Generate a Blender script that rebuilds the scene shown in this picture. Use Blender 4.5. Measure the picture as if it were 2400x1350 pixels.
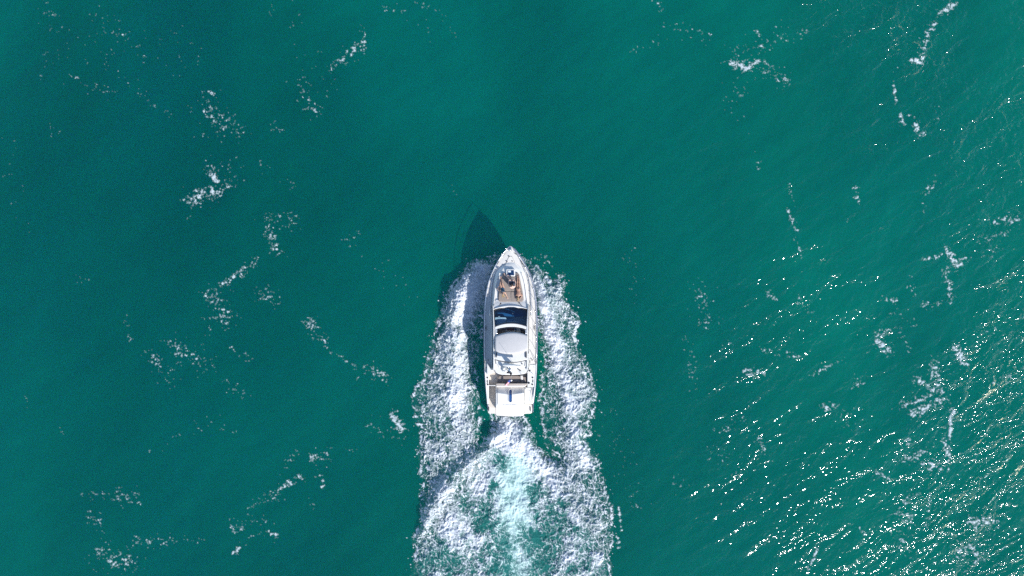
import bpy, bmesh, math, random
import numpy as np
from mathutils import Vector, Matrix
random.seed(7)
C = bpy.context.scene.collection
for o in list(bpy.data.objects): bpy.data.objects.remove(o, do_unlink=True)

# ------------------------------------------------------------------ camera, sky, sun
HC = 56.5
cam = bpy.data.cameras.new('camera'); cam.sensor_width = 36; cam.lens = 24; cam.clip_end = 9000; cam.clip_start = 0.5
co = bpy.data.objects.new('camera', cam); C.objects.link(co); co.location = (0, 0, HC)
bpy.context.scene.camera = co
SUN_EL = math.radians(31.5)
SUN_AZ = (0.64, -0.768)                       # direction towards the sun on the ground plane
w = bpy.data.worlds.new('World'); bpy.context.scene.world = w; w.use_nodes = True
nt = w.node_tree; nt.nodes.clear()
sky = nt.nodes.new('ShaderNodeTexSky'); sky.sky_type = 'NISHITA'; sky.sun_disc = False; sky.air_density = 1.0; sky.dust_density = .3; sky.ozone_density = 3.2
sky.sun_elevation = SUN_EL; sky.sun_rotation = math.atan2(SUN_AZ[0], SUN_AZ[1])
bg = nt.nodes.new('ShaderNodeBackground'); bg.inputs[1].default_value = 0.15
wo = nt.nodes.new('ShaderNodeOutputWorld')
nt.links.new(sky.outputs[0], bg.inputs[0]); nt.links.new(bg.outputs[0], wo.inputs[0])
sl = bpy.data.lights.new('sun', 'SUN'); sl.energy = 4.9; sl.angle = math.radians(0.53); sl.color = (1, .98, .945)
so = bpy.data.objects.new('sun', sl); C.objects.link(so)
sd = Vector((SUN_AZ[0]*math.cos(SUN_EL), SUN_AZ[1]*math.cos(SUN_EL), math.sin(SUN_EL)))
so.rotation_euler = sd.to_track_quat('Z', 'Y').to_euler(); so.location = sd*80
S = bpy.context.scene
S.view_settings.view_transform = 'Standard'; S.view_settings.look = 'None'
S.view_settings.exposure = 0.62; S.view_settings.gamma = 1.0; S.view_settings.use_curve_mapping = False
S.render.engine = 'CYCLES'
S.cycles.volume_bounces = 4; S.cycles.max_bounces = 10; S.cycles.transparent_max_bounces = 24
S.cycles.use_denoising = False
S.cycles.caustics_reflective = False; S.cycles.caustics_refractive = False

# ------------------------------------------------------------------ helpers
K = 0.75/1200
def P(px, py, z=0.0):                         # photo pixel + height -> metres
    return Vector(((px-1200)*K*(HC-z), (675-py)*K*(HC-z), z))
def c1(x, y): return 1100+x/8.44, 560+y/8.44
def c2(x, y): return 1100+x/8.44, 690+y/8.44
def c3(x, y): return 1100+x/7.94, 820+y/7.94
def c4(x, y): return 1150+x/15.0, 620+y/15.0
def cb(x, y): return 1150+x/18.0, 830+y/18.0
BO = P(1197, 800, 0)                          # origin of the yacht

def lerp_tab(tab, t):
    if t <= tab[0][0]: return tab[0][1]
    for (a, u), (b, v) in zip(tab, tab[1:]):
        if t <= b: return u+(v-u)*(t-a)/(b-a)
    return tab[-1][1]

def tag(o, label=None, cat=None, group=None, kind=None):
    if label: o['label'] = label
    if cat: o['category'] = cat
    if group: o['group'] = group
    if kind: o['kind'] = kind
    return o
def empty(name, loc):
    o = bpy.data.objects.new(name, None); C.objects.link(o); o.location = loc; o.empty_display_size = .3
    return o
def link(name, bm, m, parent=None, smooth=False, origin=BO, bevel=0, local=False):
    bmesh.ops.recalc_face_normals(bm, faces=bm.faces)
    if bevel:
        pass
    me = bpy.data.meshes.new(name)
    if parent is not None and not local:
        bmesh.ops.translate(bm, verts=bm.verts, vec=-Vector(origin))
    bm.to_mesh(me); bm.free()
    if smooth:
        for p in me.polygons: p.use_smooth = True
    me.materials.append(m)
    o = bpy.data.objects.new(name, me); C.objects.link(o)
    if parent is not None: o.parent = parent
    if bevel:
        b = o.modifiers.new('bevel', 'BEVEL'); b.width = bevel; b.segments = 3; b.limit_method = 'ANGLE'; b.angle_limit = math.radians(35)
        for p in me.polygons: p.use_smooth = True
        try: me.set_sharp_from_angle(angle=math.radians(40))
        except Exception: pass
    return o
def slab_bm(bm, pts, ztop, th, zf=None):
    """pts: photo px outline; ztop: height (number or function of px,py); th thickness"""
    top = []; bot = []
    for (x, y) in pts:
        z = ztop(x, y) if callable(ztop) else ztop
        p = P(x, y, z); top.append(bm.verts.new(p)); bot.append(bm.verts.new((p.x, p.y, z-th)))
    n = len(pts)
    f = bm.faces.new(top); bm.faces.new(bot[::-1])
    for i in range(n): bm.faces.new((top[i], bot[i], bot[(i+1) % n], top[(i+1) % n]))
def slab(name, pts, ztop, th, m, parent, bevel=.02):
    bm = bmesh.new(); slab_bm(bm, pts, ztop, th)
    return link(name, bm, m, parent, bevel=bevel)
def rows_bm(bm, rows, close_ends=False):
    vs = [[bm.verts.new(p) for p in r] for r in rows]
    for a, b in zip(vs, vs[1:]):
        for i in range(len(a)-1):
            bm.faces.new((a[i], a[i+1], b[i+1], b[i]))
    return vs
def tube_bm(bm, pts, r, n=8, cap=True):
    pts = [Vector(p) for p in pts]; rings = []
    for i, p in enumerate(pts):
        d = (pts[min(i+1, len(pts)-1)]-pts[max(i-1, 0)]).normalized()
        a = d.cross(Vector((0, 0, 1)));
        if a.length < .05: a = d.cross(Vector((0, 1, 0)))
        a.normalize(); b = d.cross(a)
        rr = r[i] if isinstance(r, (list, tuple)) else r
        rings.append([bm.verts.new(p+(a*math.cos(t)+b*math.sin(t))*rr) for t in [2*math.pi*k/n for k in range(n)]])
    for A, B in zip(rings, rings[1:]):
        for k in range(n): bm.faces.new((A[k], A[(k+1) % n], B[(k+1) % n], B[k]))
    if cap:
        bm.faces.new(rings[0][::-1]); bm.faces.new(rings[-1])
def tube(name, pts, r, m, parent, n=8):
    bm = bmesh.new(); tube_bm(bm, pts, r, n); return link(name, bm, m, parent, smooth=True)
def ell_bm(bm, c, r, rot=None, seg=16):
    M = Matrix.Translation(Vector(c))
    if rot is not None: M = M @ rot.to_4x4()
    M = M @ Matrix.Diagonal((r[0], r[1], r[2], 1))
    bmesh.ops.create_uvsphere(bm, u_segments=seg, v_segments=seg//2+2, radius=1, matrix=M)
def dome(name, px, py, z, r, h, m, parent):
    bm = bmesh.new(); ell_bm(bm, P(px, py, z), (r, r, h)); return link(name, bm, m, parent, smooth=True)
def sstepf(x):
    x = min(max(x, 0), 1); return x*x*(3-2*x)
def arc(p0, pm, p1, n=9):
    """quadratic through three photo points"""
    out = []
    for i in range(n):
        t = i/(n-1)
        cx = 2*pm[0]-.5*(p0[0]+p1[0]); cy = 2*pm[1]-.5*(p0[1]+p1[1])
        out.append(((1-t)**2*p0[0]+2*t*(1-t)*cx+t*t*p1[0], (1-t)**2*p0[1]+2*t*(1-t)*cy+t*t*p1[1]))
    return out

# ------------------------------------------------------------------ materials
def mat(name, col, rough=.5, spec=.5, metal=0, noise=.0, nscale=8, bump=0, bscale=60, coat=0, col2=None, trans=0):
    m = bpy.data.materials.new(name); m.use_nodes = True; n = m.node_tree; p = n.nodes['Principled BSDF']
    p.inputs['Base Color'].default_value = (*col, 1); p.inputs['Roughness'].default_value = rough
    p.inputs['Metallic'].default_value = metal; p.inputs['Specular IOR Level'].default_value = spec
    p.inputs['Coat Weight'].default_value = coat; p.inputs['Coat Roughness'].default_value = .08
    tc = n.nodes.new('ShaderNodeTexCoord')
    if noise or col2:
        t = n.nodes.new('ShaderNodeTexNoise'); t.inputs['Scale'].default_value = nscale; t.inputs['Detail'].default_value = 5
        t.inputs['Roughness'].default_value = .6
        n.links.new(tc.outputs['Object'], t.inputs['Vector'])
        r = n.nodes.new('ShaderNodeMix'); r.data_type = 'RGBA'
        c2_ = col2 if col2 else tuple(c*(1-noise) for c in col)
        r.inputs[6].default_value = (*col, 1); r.inputs[7].default_value = (*c2_, 1)
        mr = n.nodes.new('ShaderNodeMapRange'); mr.inputs[1].default_value = .35; mr.inputs[2].default_value = .7
        n.links.new(t.outputs[0], mr.inputs[0]); n.links.new(mr.outputs[0], r.inputs[0]); n.links.new(r.outputs[2], p.inputs['Base Color'])
    if bump:
        t = n.nodes.new('ShaderNodeTexNoise'); t.inputs['Scale'].default_value = bscale; t.inputs['Detail'].default_value = 3
        n.links.new(tc.outputs['Object'], t.inputs['Vector'])
        b = n.nodes.new('ShaderNodeBump'); b.inputs['Strength'].default_value = bump; b.inputs['Distance'].default_value = .02
        n.links.new(t.outputs[0], b.inputs['Height']); n.links.new(b.outputs[0], p.inputs['Normal'])
    return m
M = dict(
 gel=mat('white_gelcoat', (.66, .64, .60), .3, noise=.06, nscale=2, coat=.3),
 deck=mat('nonskid_deck', (.55, .52, .48), .7, noise=.08, nscale=3, bump=.15, bscale=90),
 warm=mat('cream_gelcoat', (.64, .59, .53), .5, noise=.1, nscale=4),
 beige=mat('cockpit_floor', (.60, .53, .45), .7, noise=.15, nscale=5),
 canvas=mat('roof_canvas', (.44, .425, .415), .85, noise=.06, nscale=3, bump=.2, bscale=12),
 taupe=mat('taupe_cushion', (.25, .205, .175), .8, noise=.12, nscale=9, bump=.3, bscale=25),
 sofa=mat('sofa_cushion', (.40, .345, .30), .8, noise=.12, nscale=9, bump=.3, bscale=25),
 dark=mat('black_rubber', (.02, .02, .025), .4),
 steel=mat('stainless_steel', (.75, .76, .78), .18, metal=1),
 rub=mat('rub_rail', (.10, .10, .17), .35),
 seam=mat('seam_shadowgap', (.10, .09, .09), .8),
 wood=mat('dark_wood', (.13, .035, .025), .35, noise=.3, nscale=12),
 cream=mat('interior_cream', (.72, .62, .50), .6, noise=.1),
 navy=mat('interior_navy', (.012, .11, .25), .5),
 tablet=mat('dashboard_grey', (.60, .66, .68), .5, noise=.05),
 hull=mat('hull_gelcoat', (.72, .73, .76), .18, coat=.5),
 slot=mat('slot_glass', (.02, .07, .2), .15),
 pane=mat('hatch_glass', (.008, .03, .08), .12),
 anti=mat('antifouling', (.03, .05, .12), .5),
 grey=mat('grey_letter', (.25, .23, .27), .4),
 skin_tan=mat('tanned_skin', (.36, .20, .135), .42, noise=.12, nscale=14),
 skin_pale=mat('pale_skin', (.54, .35, .28), .45, noise=.1, nscale=14),
 skin_mid=mat('golden_skin', (.42, .25, .175), .42, noise=.1, nscale=14),
 blond=mat('blond_hair', (.30, .20, .10), .5, noise=.5, nscale=40, bump=.6, bscale=70),
 brown=mat('brown_hair', (.05, .028, .018), .5, noise=.4, nscale=40, bump=.6, bscale=70),
 swim_black=mat('black_swimwear', (.018, .02, .03), .6),
 swim_teal=mat('dark_teal_swimwear', (.015, .06, .10), .6),
 shorts=mat('navy_shorts', (.018, .026, .055), .7, noise=.2),
 red=mat('flag_red', (.5, .03, .06), .7), white=mat('flag_white', (.75, .72, .72), .7), blue=mat('flag_blue', (.03, .05, .22), .7),
 eye=mat('eye', (.02, .015, .012), .2),
)
def glass(name, tint, rough=.02, refl=.12):
    m = bpy.data.materials.new(name); m.use_nodes = True; n = m.node_tree; n.nodes.clear()
    o = n.nodes.new('ShaderNodeOutputMaterial'); mx = n.nodes.new('ShaderNodeMixShader')
    t = n.nodes.new('ShaderNodeBsdfTransparent'); t.inputs[0].default_value = (*tint, 1)
    g = n.nodes.new('ShaderNodeBsdfGlossy'); g.inputs['Roughness'].default_value = rough
    f = n.nodes.new('ShaderNodeFresnel'); f.inputs[0].default_value = 1.6
    tn = n.nodes.new('ShaderNodeTexNoise'); tn.inputs['Scale'].default_value = 3
    bp = n.nodes.new('ShaderNodeBump'); bp.inputs['Strength'].default_value = .05; bp.inputs['Distance'].default_value = .02
    n.links.new(tn.outputs[0], bp.inputs['Height']); n.links.new(bp.outputs[0], g.inputs['Normal'])
    n.links.new(f.outputs[0], mx.inputs[0]); n.links.new(t.outputs[0], mx.inputs[1]); n.links.new(g.outputs[0], mx.inputs[2])
    n.links.new(mx.outputs[0], o.inputs[0])
    return m
M['glass'] = glass('tinted_windscreen', (.42, .62, .78))
M['glassdark'] = mat('side_window_glass', (.012, .018, .03), .06)
M['hatchglass'] = glass('hatch_glass', (.3, .42, .55))

# ------------------------------------------------------------------ noise (numpy)
def hash2(ix, iy, s):
    h = (ix.astype(np.int64)*374761393+iy.astype(np.int64)*668265263+s*1442695041) & 0xffffffff
    h = ((h ^ (h >> 13))*1274126177) & 0xffffffff
    h = (h ^ (h >> 16)) & 0xffffffff
    return h/4294967296.0
def perlin(x, y, s=0):
    x0 = np.floor(x); y0 = np.floor(y); fx = x-x0; fy = y-y0
    u = fx*fx*fx*(fx*(fx*6-15)+10); v = fy*fy*fy*(fy*(fy*6-15)+10)
    def g(dx, dy):
        a = hash2(x0+dx, y0+dy, s)*2*np.pi
        return np.cos(a)*(fx-dx)+np.sin(a)*(fy-dy)
    return 1.5*((g(0, 0)*(1-u)+g(1, 0)*u)*(1-v)+(g(0, 1)*(1-u)+g(1, 1)*u)*v)
def fbm(x, y, o=5, s=0, gain=.5, lac=2.03):
    r = 0; a = 1; t = 0
    for k in range(o):
        r = r+a*perlin(x+17.3*k, y-9.1*k, s+k); t += a; a *= gain; x = x*lac; y = y*lac
    return r/t
def ridged(x, y, o=4, s=0, gain=.55):
    r = 0; a = 1; t = 0
    for k in range(o):
        n = 1-np.abs(perlin(x+5.3*k, y+3.7*k, s+k))*2.2; r = r+a*np.clip(n, 0, 1)**2; t += a; a *= gain; x = x*2.05; y = y*2.05
    return r/t
def sstep(a, b, x):
    t = np.clip((x-a)/(b-a), 0, 1); return t*t*(3-2*t)
def waterh(x, y):
    """real swell and chop, crests running lower left to upper right"""
    c, s = math.cos(math.radians(38)), math.sin(math.radians(38))
    u = x*c+y*s; v = -x*s+y*c
    h = .16*fbm(u*.045, v*.11, 3, 11) + .07*fbm(u*.16, v*.42, 3, 23) + .022*fbm(u*.6, v*1.4, 2, 31)
    fade = np.clip(1.4-np.hypot(x, y)/500, 0, 1)
    return h*fade

# ------------------------------------------------------------------ water
def axis(half, step, far):
    a = list(np.arange(-half, half+step*.5, step)); d = step
    e = half
    while e < far:
        d *= 1.25; e += d; a.append(e); a.insert(0, -e)
    return np.array(a)
def grid_mesh(name, X, Y, Z, keep=None):
    ny, nx = X.shape
    me = bpy.data.meshes.new(name)
    idx = np.arange(nx*ny).reshape(ny, nx)
    q = np.stack([idx[:-1, :-1], idx[:-1, 1:], idx[1:, 1:], idx[1:, :-1]], -1).reshape(-1, 4)
    vid = np.arange(nx*ny)
    if keep is not None:
        k = (keep[:-1, :-1] | keep[:-1, 1:] | keep[1:, 1:] | keep[1:, :-1]).reshape(-1)
        q = q[k]; used = np.unique(q); remap = np.full(nx*ny, -1); remap[used] = np.arange(len(used)); q = remap[q]; vid = used
    V = np.stack([X.ravel()[vid], Y.ravel()[vid], Z.ravel()[vid]], -1)
    return V, q, vid
def mesh_from(name, V, q, extra=None):
    me = bpy.data.meshes.new(name)
    me.vertices.add(len(V)); me.vertices.foreach_set('co', V.astype(np.float32).ravel())
    me.loops.add(q.size); me.loops.foreach_set('vertex_index', q.astype(np.int32).ravel())
    me.polygons.add(len(q)); me.polygons.foreach_set('loop_start', np.arange(0, q.size, 4, dtype=np.int32))
    me.polygons.foreach_set('use_smooth', np.ones(len(q), dtype=bool))
    me.update(calc_edges=True); me.validate()
    return me
ax = axis(56, .22, 4200); ay = axis(36, .22, 4200)
X, Y = np.meshgrid(ax, ay); Z = waterh(X, Y)
V, q, _ = grid_mesh('water', X, Y, Z)
# close the body of water: skirt and bed
nx, ny = len(ax), len(ay); idx = np.arange(nx*ny).reshape(ny, nx)
ring = np.concatenate([idx[0, :], idx[1:, -1], idx[-1, :-1][::-1], idx[1:-1, 0][::-1]])
low = V[ring].copy(); low[:, 2] = -40; base = len(V); n = len(ring)
lo = base+np.arange(n); nxt = np.roll(np.arange(n), -1)
side = np.stack([ring, lo, lo[nxt], ring[nxt]], -1)
c0 = base+n; V = np.vstack([V, low, [[0, 0, -40]]])
# bottom fan as quads (centre repeated through two steps)
fan = np.stack([np.full(n//2, c0), lo[(np.arange(0, n-1, 2)+2) % n][:n//2], lo[(np.arange(0, n-1, 2)+1) % n][:n//2], lo[np.arange(0, n-1, 2)][:n//2]], -1)
q = np.vstack([q, side, fan])
me = mesh_from('water', V, q)
def water_mat():
    m = bpy.data.materials.new('sea_water'); m.use_nodes = True; n = m.node_tree; n.nodes.clear(); L = n.links.new
    def N(t, **k):
        a = n.nodes.new(t)
        for kk, v in k.items(): a.inputs[kk].default_value = v
        return a
    out = N('ShaderNodeOutputMaterial'); geo = N('ShaderNodeNewGeometry')
    mp = N('ShaderNodeMapping'); mp.inputs['Scale'].default_value = (.52, 1.05, 1)
    mr0 = N('ShaderNodeMapping'); mr0.inputs['Rotation'].default_value = (0, 0, math.radians(-33)); L(geo.outputs['Position'], mr0.inputs[0])
    L(mr0.outputs[0], mp.inputs[0])
    n1 = N('ShaderNodeTexNoise', Scale=.62, Detail=3, Roughness=.5); n1.inputs['Distortion'].default_value = .6; L(mp.outputs[0], n1.inputs['Vector'])
    n2 = N('ShaderNodeTexNoise', Scale=2.4, Detail=2, Roughness=.5); L(mr0.outputs[0], n2.inputs['Vector'])
    # wind-ruffled patches: the breeze freshens towards the east side
    pn = N('ShaderNodeTexNoise', Scale=.07, Detail=4, Roughness=.6); L(geo.outputs['Position'], pn.inputs['Vector'])
    sx = N('ShaderNodeSeparateXYZ'); L(geo.outputs['Position'], sx.inputs[0])
    ex = N('ShaderNodeMapRange'); ex.inputs[1].default_value = 5; ex.inputs[2].default_value = 42; ex.inputs[3].default_value = 0.08; ex.inputs[4].default_value = 1.0; L(sx.outputs[0], ex.inputs[0])
    pm = N('ShaderNodeMapRange'); pm.inputs[1].default_value = .35; pm.inputs[2].default_value = .65; pm.inputs[3].default_value = .25; pm.inputs[4].default_value = 1.2; L(pn.outputs[0], pm.inputs[0])
    wm = N('ShaderNodeMath'); wm.operation = 'MULTIPLY'; L(ex.outputs[0], wm.inputs[0]); L(pm.outputs[0], wm.inputs[1])
    b1 = N('ShaderNodeBump', Distance=.98); L(wm.outputs[0], b1.inputs['Strength']); L(n1.outputs[0], b1.inputs['Height'])
    b2 = N('ShaderNodeBump', Distance=.24); L(wm.outputs[0], b2.inputs['Strength']); L(n2.outputs[0], b2.inputs['Height']); L(b1.outputs[0], b2.inputs['Normal'])
    gl = N('ShaderNodeBsdfGlossy', Roughness=.072); L(b2.outputs[0], gl.inputs['Normal'])
    fr = N('ShaderNodeFresnel', IOR=1.33); L(b2.outputs[0], fr.inputs['Normal'])
    # suspended matter near the surface, mottled by noise
    cm = N('ShaderNodeMapping'); cm.inputs['Rotation'].default_value = (0, 0, math.radians(35)); cm.inputs['Scale'].default_value = (1.0, .45, 1); L(geo.outputs['Position'], cm.inputs[0])
    cn = N('ShaderNodeTexNoise', Scale=.05, Detail=5, Roughness=.5); cn.inputs['Distortion'].default_value = .35; L(cm.outputs[0], cn.inputs['Vector'])
    cr = N('ShaderNodeMapRange'); cr.inputs[1].default_value = .36; cr.inputs[2].default_value = .66; cr.inputs[3].default_value = .05; cr.inputs[4].default_value = .17; L(cn.outputs[0], cr.inputs[0])
    df = N('ShaderNodeBsdfDiffuse'); df.inputs[0].default_value = (0, .30, .195, 1)
    tr = N('ShaderNodeBsdfTransparent')
    tn_ = N('ShaderNodeTexNoise', Scale=.075, Detail=4, Roughness=.5); tn_.inputs['Distortion'].default_value = .5; L(cm.outputs[0], tn_.inputs['Vector'])
    tmx = N('ShaderNodeMapRange'); tmx.inputs[1].default_value = .33; tmx.inputs[2].default_value = .62; L(tn_.outputs[0], tmx.inputs[0])
    tcl = N('ShaderNodeMix'); tcl.data_type = 'RGBA'; tcl.inputs[6].default_value = (.88, .92, .89, 1); tcl.inputs[7].default_value = (1, 1, 1, 1)
    L(tmx.outputs[0], tcl.inputs[0]); L(tcl.outputs[2], tr.inputs[0])
    mx = N('ShaderNodeMixShader'); e2 = N('ShaderNodeMapRange'); e2.inputs[1].default_value = -15; e2.inputs[2].default_value = 45; e2.inputs[3].default_value = 0; e2.inputs[4].default_value = .15; L(sx.outputs[0], e2.inputs[0])  # teal diffuse share also rises evenly towards the east, brighter on that side
    ea = N('ShaderNodeMath'); ea.operation = 'ADD'; L(cr.outputs[0], ea.inputs[0]); L(e2.outputs[0], ea.inputs[1]); L(ea.outputs[0], mx.inputs[0]); L(tr.outputs[0], mx.inputs[1]); L(df.outputs[0], mx.inputs[2])
    m2 = N('ShaderNodeMixShader'); L(fr.outputs[0], m2.inputs[0]); L(mx.outputs[0], m2.inputs[1]); L(gl.outputs[0], m2.inputs[2])
    L(m2.outputs[0], out.inputs['Surface'])
    vs = N('ShaderNodeVolumeScatter', Density=.50, Anisotropy=-.25); vs.inputs[0].default_value = (.001, 1.0, .31, 1)
    va = N('ShaderNodeVolumeAbsorption', Density=.15); va.inputs[0].default_value = (0, .96, .72, 1)
    ad = N('ShaderNodeAddShader'); L(vs.outputs[0], ad.inputs[0]); L(va.outputs[0], ad.inputs[1]); L(ad.outputs[0], out.inputs['Volume'])
    return m
me.materials.append(water_mat())
wat = bpy.data.objects.new('water', me); C.objects.link(wat); tag(wat, kind='structure')


# ------------------------------------------------------------------ wake foam
OUT_L = [(1166,596),(1150,603),(1135,612),(1116,606),(1098,618),(1086,640),(1062,660),(1044,686),(1040,714),(1030,736),(1022,770),(1012,802),(1002,830),(998,868),
 (988,893),(972,908),(966,930),(967,958),(974,990),(984,1004),(982,1030),(983,1050),(978,1070),(988,1090),(982,1108),(989,1126),(984,1150),(988,1185),(983,1215),(975,1240),(966,1262),(972,1290),(964,1325),(968,1370),(950,1460),(935,1600),(915,1800)]
OUT_R = [(1228,600),(1246,612),(1262,628),(1284,642),(1292,662),(1306,650),(1322,648),(1326,690),(1336,724),(1357,738),(1362,758),(1349,792),(1366,822),(1383,860),(1394,905),
 (1399,940),(1392,975),(1378,990),(1388,1006),(1386,1022),(1370,1022),(1384,1056),(1402,1076),(1412,1110),(1420,1145),(1432,1180),(1436,1225),(1440,1262),(1428,1300),(1432,1350),(1445,1450),(1470,1600),(1490,1800)]
IN_L = [(1180,600),(1160,640),(1146,690),(1136,740),(1130,790),(1120,840),(1116,880),(1120,925),(1130,965),(1128,1000),(1124,1040)]
IN_R = [(1216,600),(1236,640),(1250,700),(1258,760),(1266,810),(1272,860),(1266,905),(1262,940),(1272,985),(1270,1015),(1286,1050),(1306,1074)]
CEN = [(1145,968),(1147,1000),(1132,1026),(1118,1060),(1150,1140),(1250,1140),(1320,1090),(1286,1062),(1262,1040),(1248,1010),(1236,985),(1234,968)]
def poly_sd(px, py, poly):
    """signed distance, positive inside, in photo pixels"""
    x = px; y = py; ins = np.zeros(x.shape, bool); d = np.full(x.shape, 1e9)
    n = len(poly)
    for i in range(n):
        x0, y0 = poly[i]; x1, y1 = poly[(i+1) % n]
        dx, dy = x1-x0, y1-y0; t = np.clip(((x-x0)*dx+(y-y0)*dy)/(dx*dx+dy*dy+1e-9), 0, 1)
        d = np.minimum(d, np.hypot(x-x0-t*dx, y-y0-t*dy))
        if y0 != y1:
            c = ((y0 > y) != (y1 > y)) & (x < (x1-x0)*(y-y0)/(y1-y0)+x0); ins ^= c
    return np.where(ins, d, -d)
PX = K*HC                                   # metres per photo pixel at the waterline
st = .047
xs = np.arange(930, 1500, st/PX); ys = np.arange(575, 1620, st/PX)
FX, FY = np.meshgrid(xs, ys)
wx = (FX-1200)*PX; wy = (675-FY)*PX
# wander the outlines so no edge is straight
jx = FX+9*fbm(wx*.9, wy*.9, 4, 71)+3*fbm(wx*3, wy*3, 3, 75); jy = FY+9*fbm(wx*.9, wy*.9, 4, 81)+3*fbm(wx*3, wy*3, 3, 85)
armL = poly_sd(jx, jy, OUT_L+[(1330,1800),(1300,1130),(1250,1075),(1150,1030)]+IN_L[::-1])
armR = poly_sd(jx, jy, OUT_R+[(1080,1800),(1120,1130),(1160,1075)]+IN_R[::-1])
cen = poly_sd(jx, jy, CEN)
body = np.maximum(np.maximum(armL, armR), cen)
def blob(x, y, rx, ry, a=0.0):
    c, s = math.cos(math.radians(a)), math.sin(math.radians(a)); dx = jx-x; dy = jy-y
    return np.exp(-(((dx*c+dy*s)/rx)**2+((-dx*s+dy*c)/ry)**2))
cov = sstep(-3, 24, body)*.70
hz = np.clip(.45+1.5*(fbm(wx*1.1, wy*1.1, 4, 501, gain=.65)+.15), 0, 1.6)
holes = [(1158,1134,12,9,-40,.7),(1249,1153,14,20,-40,.7),(1264,1262,26,18,20,.55),(1137,1231,18,10,-20,.6),(1168,1222,9,16,-30,.55),(1108,1253,14,8,-30,.45),(1158,1336,24,12,0,.6),
 (1070,1107,12,9,0,.35),(1296,1054,18,12,30,.5),(1015,1300,14,22,-20,.4),(1254,1230,10,24,0,.45),(1272,1324,18,16,0,.5),(1290,1012,12,16,0,.4),(1040,900,10,22,10,.35),(1014,850,8,20,15,.3),
 (1330,800,10,26,-10,.4),(1345,870,10,26,-10,.35),(1292,700,10,16,-20,.4),(1276,965,12,26,0,.35),(1300,985,10,14,0,.3),(980,950,16,36,0,.28),(1000,1080,10,30,0,.2),(1395,1200,16,30,0,.25),(1380,1120,14,20,30,.25),
 (1350,1240,20,12,20,.3),(1330,1330,22,14,0,.3),(1060,1310,18,12,0,.3),(1090,1180,14,8,-30,.25),(1200,1400,30,30,0,.3),(1030,1000,14,12,0,.2),(1320,1175,16,9,20,.3)]
for x, y, rx, ry, a, k in holes: cov = cov-1.25*k*np.clip(blob(x, y, rx*1.1, ry*1.1, a)*hz, 0, 1.2)*(.3+.7*sstep(24, 44, np.abs(jx-1205)))
dense = [(1125,645,44,44,0,.6),(1246,660,16,40,-15,.5),(1140,700,20,60,0,.3),(1075,710,24,40,0,.5),(1100,720,26,60,0,.4),(1052,790,16,46,10,.35),(1085,800,16,70,8,.2),(1095,900,14,60,5,.2),(1190,990,30,24,0,.5),(1180,1035,40,24,0,.5),(1110,1140,50,26,-38,.35),(1290,1110,50,24,35,.3),
 (1270,690,12,40,-15,.3),(1290,770,16,34,-10,.4),(1300,830,16,44,-8,.35),(1320,900,20,40,-5,.25),(1345,960,22,34,0,.2),(1060,1240,40,30,0,.2),(1340,760,14,20,0,.3),(1205,1200,26,160,0,.3),(1370,1090,20,20,0,.2),(1075,960,20,60,0,.2),(1020,970,14,40,0,.1)]
for x, y, rx, ry, a, k in dense: cov = cov+k*blob(x, y, rx, ry, a)
# flow-aligned turbulence: streaks run outward and aft on each side
sgn = np.where(wx < BO.x, -1.0, 1.0); q1 = .55*fbm(wx*.5, wy*.5, 4, 101); q2 = .55*fbm(wx*.5, wy*.5, 4, 111)
ang = .45*sgn; ca, sa = np.cos(ang), np.sin(ang)
fu = (wx*ca+wy*sa*0+q1)*1.0; fv = (wy+wx*sa)*.62+q2
turb = fbm(wx*1.7+q1*2, wy*1.7+q2*2, 6, 131, gain=.6)
rid = ridged(fu*1.3+.6*fbm(wx*1.4, wy*1.4, 3, 5), fv*1.3+.6*fbm(wx*1.4, wy*1.4, 3, 6), 3, 151, gain=.75)
fil = ridged(wx*3.1+1.1*turb+.8*q1, wy*2.4+1.1*fbm(wx*1.6, wy*1.6, 3, 161), 3, 155, gain=.75)
fine = fbm(wx*7, wy*7, 3, 171, gain=.65)
clump = fbm(wx*.42, wy*.42, 3, 181)
edge = np.exp(-((body-4)/5.0)**2)*(fbm(wx*.7, wy*.7, 2, 191) > -.2)      # bright foamy rim
cov = cov+.26*fbm(wx*.22+3, wy*.16, 2, 187)
body_m = sstep(-6, 3, body+5*turb)
ux = wx+.42*fbm(wx*.8, wy*.8, 3, 401)+.10*fbm(wx*3, wy*3, 2, 403); uy = wy+.42*fbm(wx*.8, wy*.8, 3, 411)+.10*fbm(wx*3, wy*3, 2, 413)
fil = ridged(ux*2.2, uy*1.7, 3, 155, gain=.8)
fil3 = ridged(ux*4.6, uy*3.8, 2, 455, gain=.7)
milk = sstep(0, 26, 26+(FY-985)*.62+6*turb-np.abs(FX-1203))*sstep(966, 1000, FY)*sstep(-4, 20, body)
def near_line(pts, w_):
    d = np.full(jx.shape, 1e9)
    for (x0, y0), (x1, y1) in zip(pts, pts[1:]):
        dx, dy = x1-x0, y1-y0; t = np.clip(((jx-x0)*dx+(jy-y0)*dy)/(dx*dx+dy*dy), 0, 1)
        d = np.minimum(d, np.hypot(jx-x0-t*dx, jy-y0-t*dy))
    return np.exp(-(d/w_)**2)
core = np.maximum(near_line([(1140,625),(1098,690),(1078,780),(1076,880),(1062,980)], 20), near_line([(1256,665),(1290,750),(1312,840),(1334,920),(1342,1000),(1380,1080)], 17))*(.55+.9*(clump+.3))
core = np.clip(core, 0, 1); milk = np.maximum(milk, .85*core); cov = cov+.30*core+.30*clump*(body > 10)
densef = sstep(.34, 1.0, cov+.36*turb+.42*clump+.20*(rid-.36)+.10*fine)
web = np.clip(sstep(.32, .66, fil+.12*fine)*.8+sstep(.38, .72, fil3)*.5, 0, 1)
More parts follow.
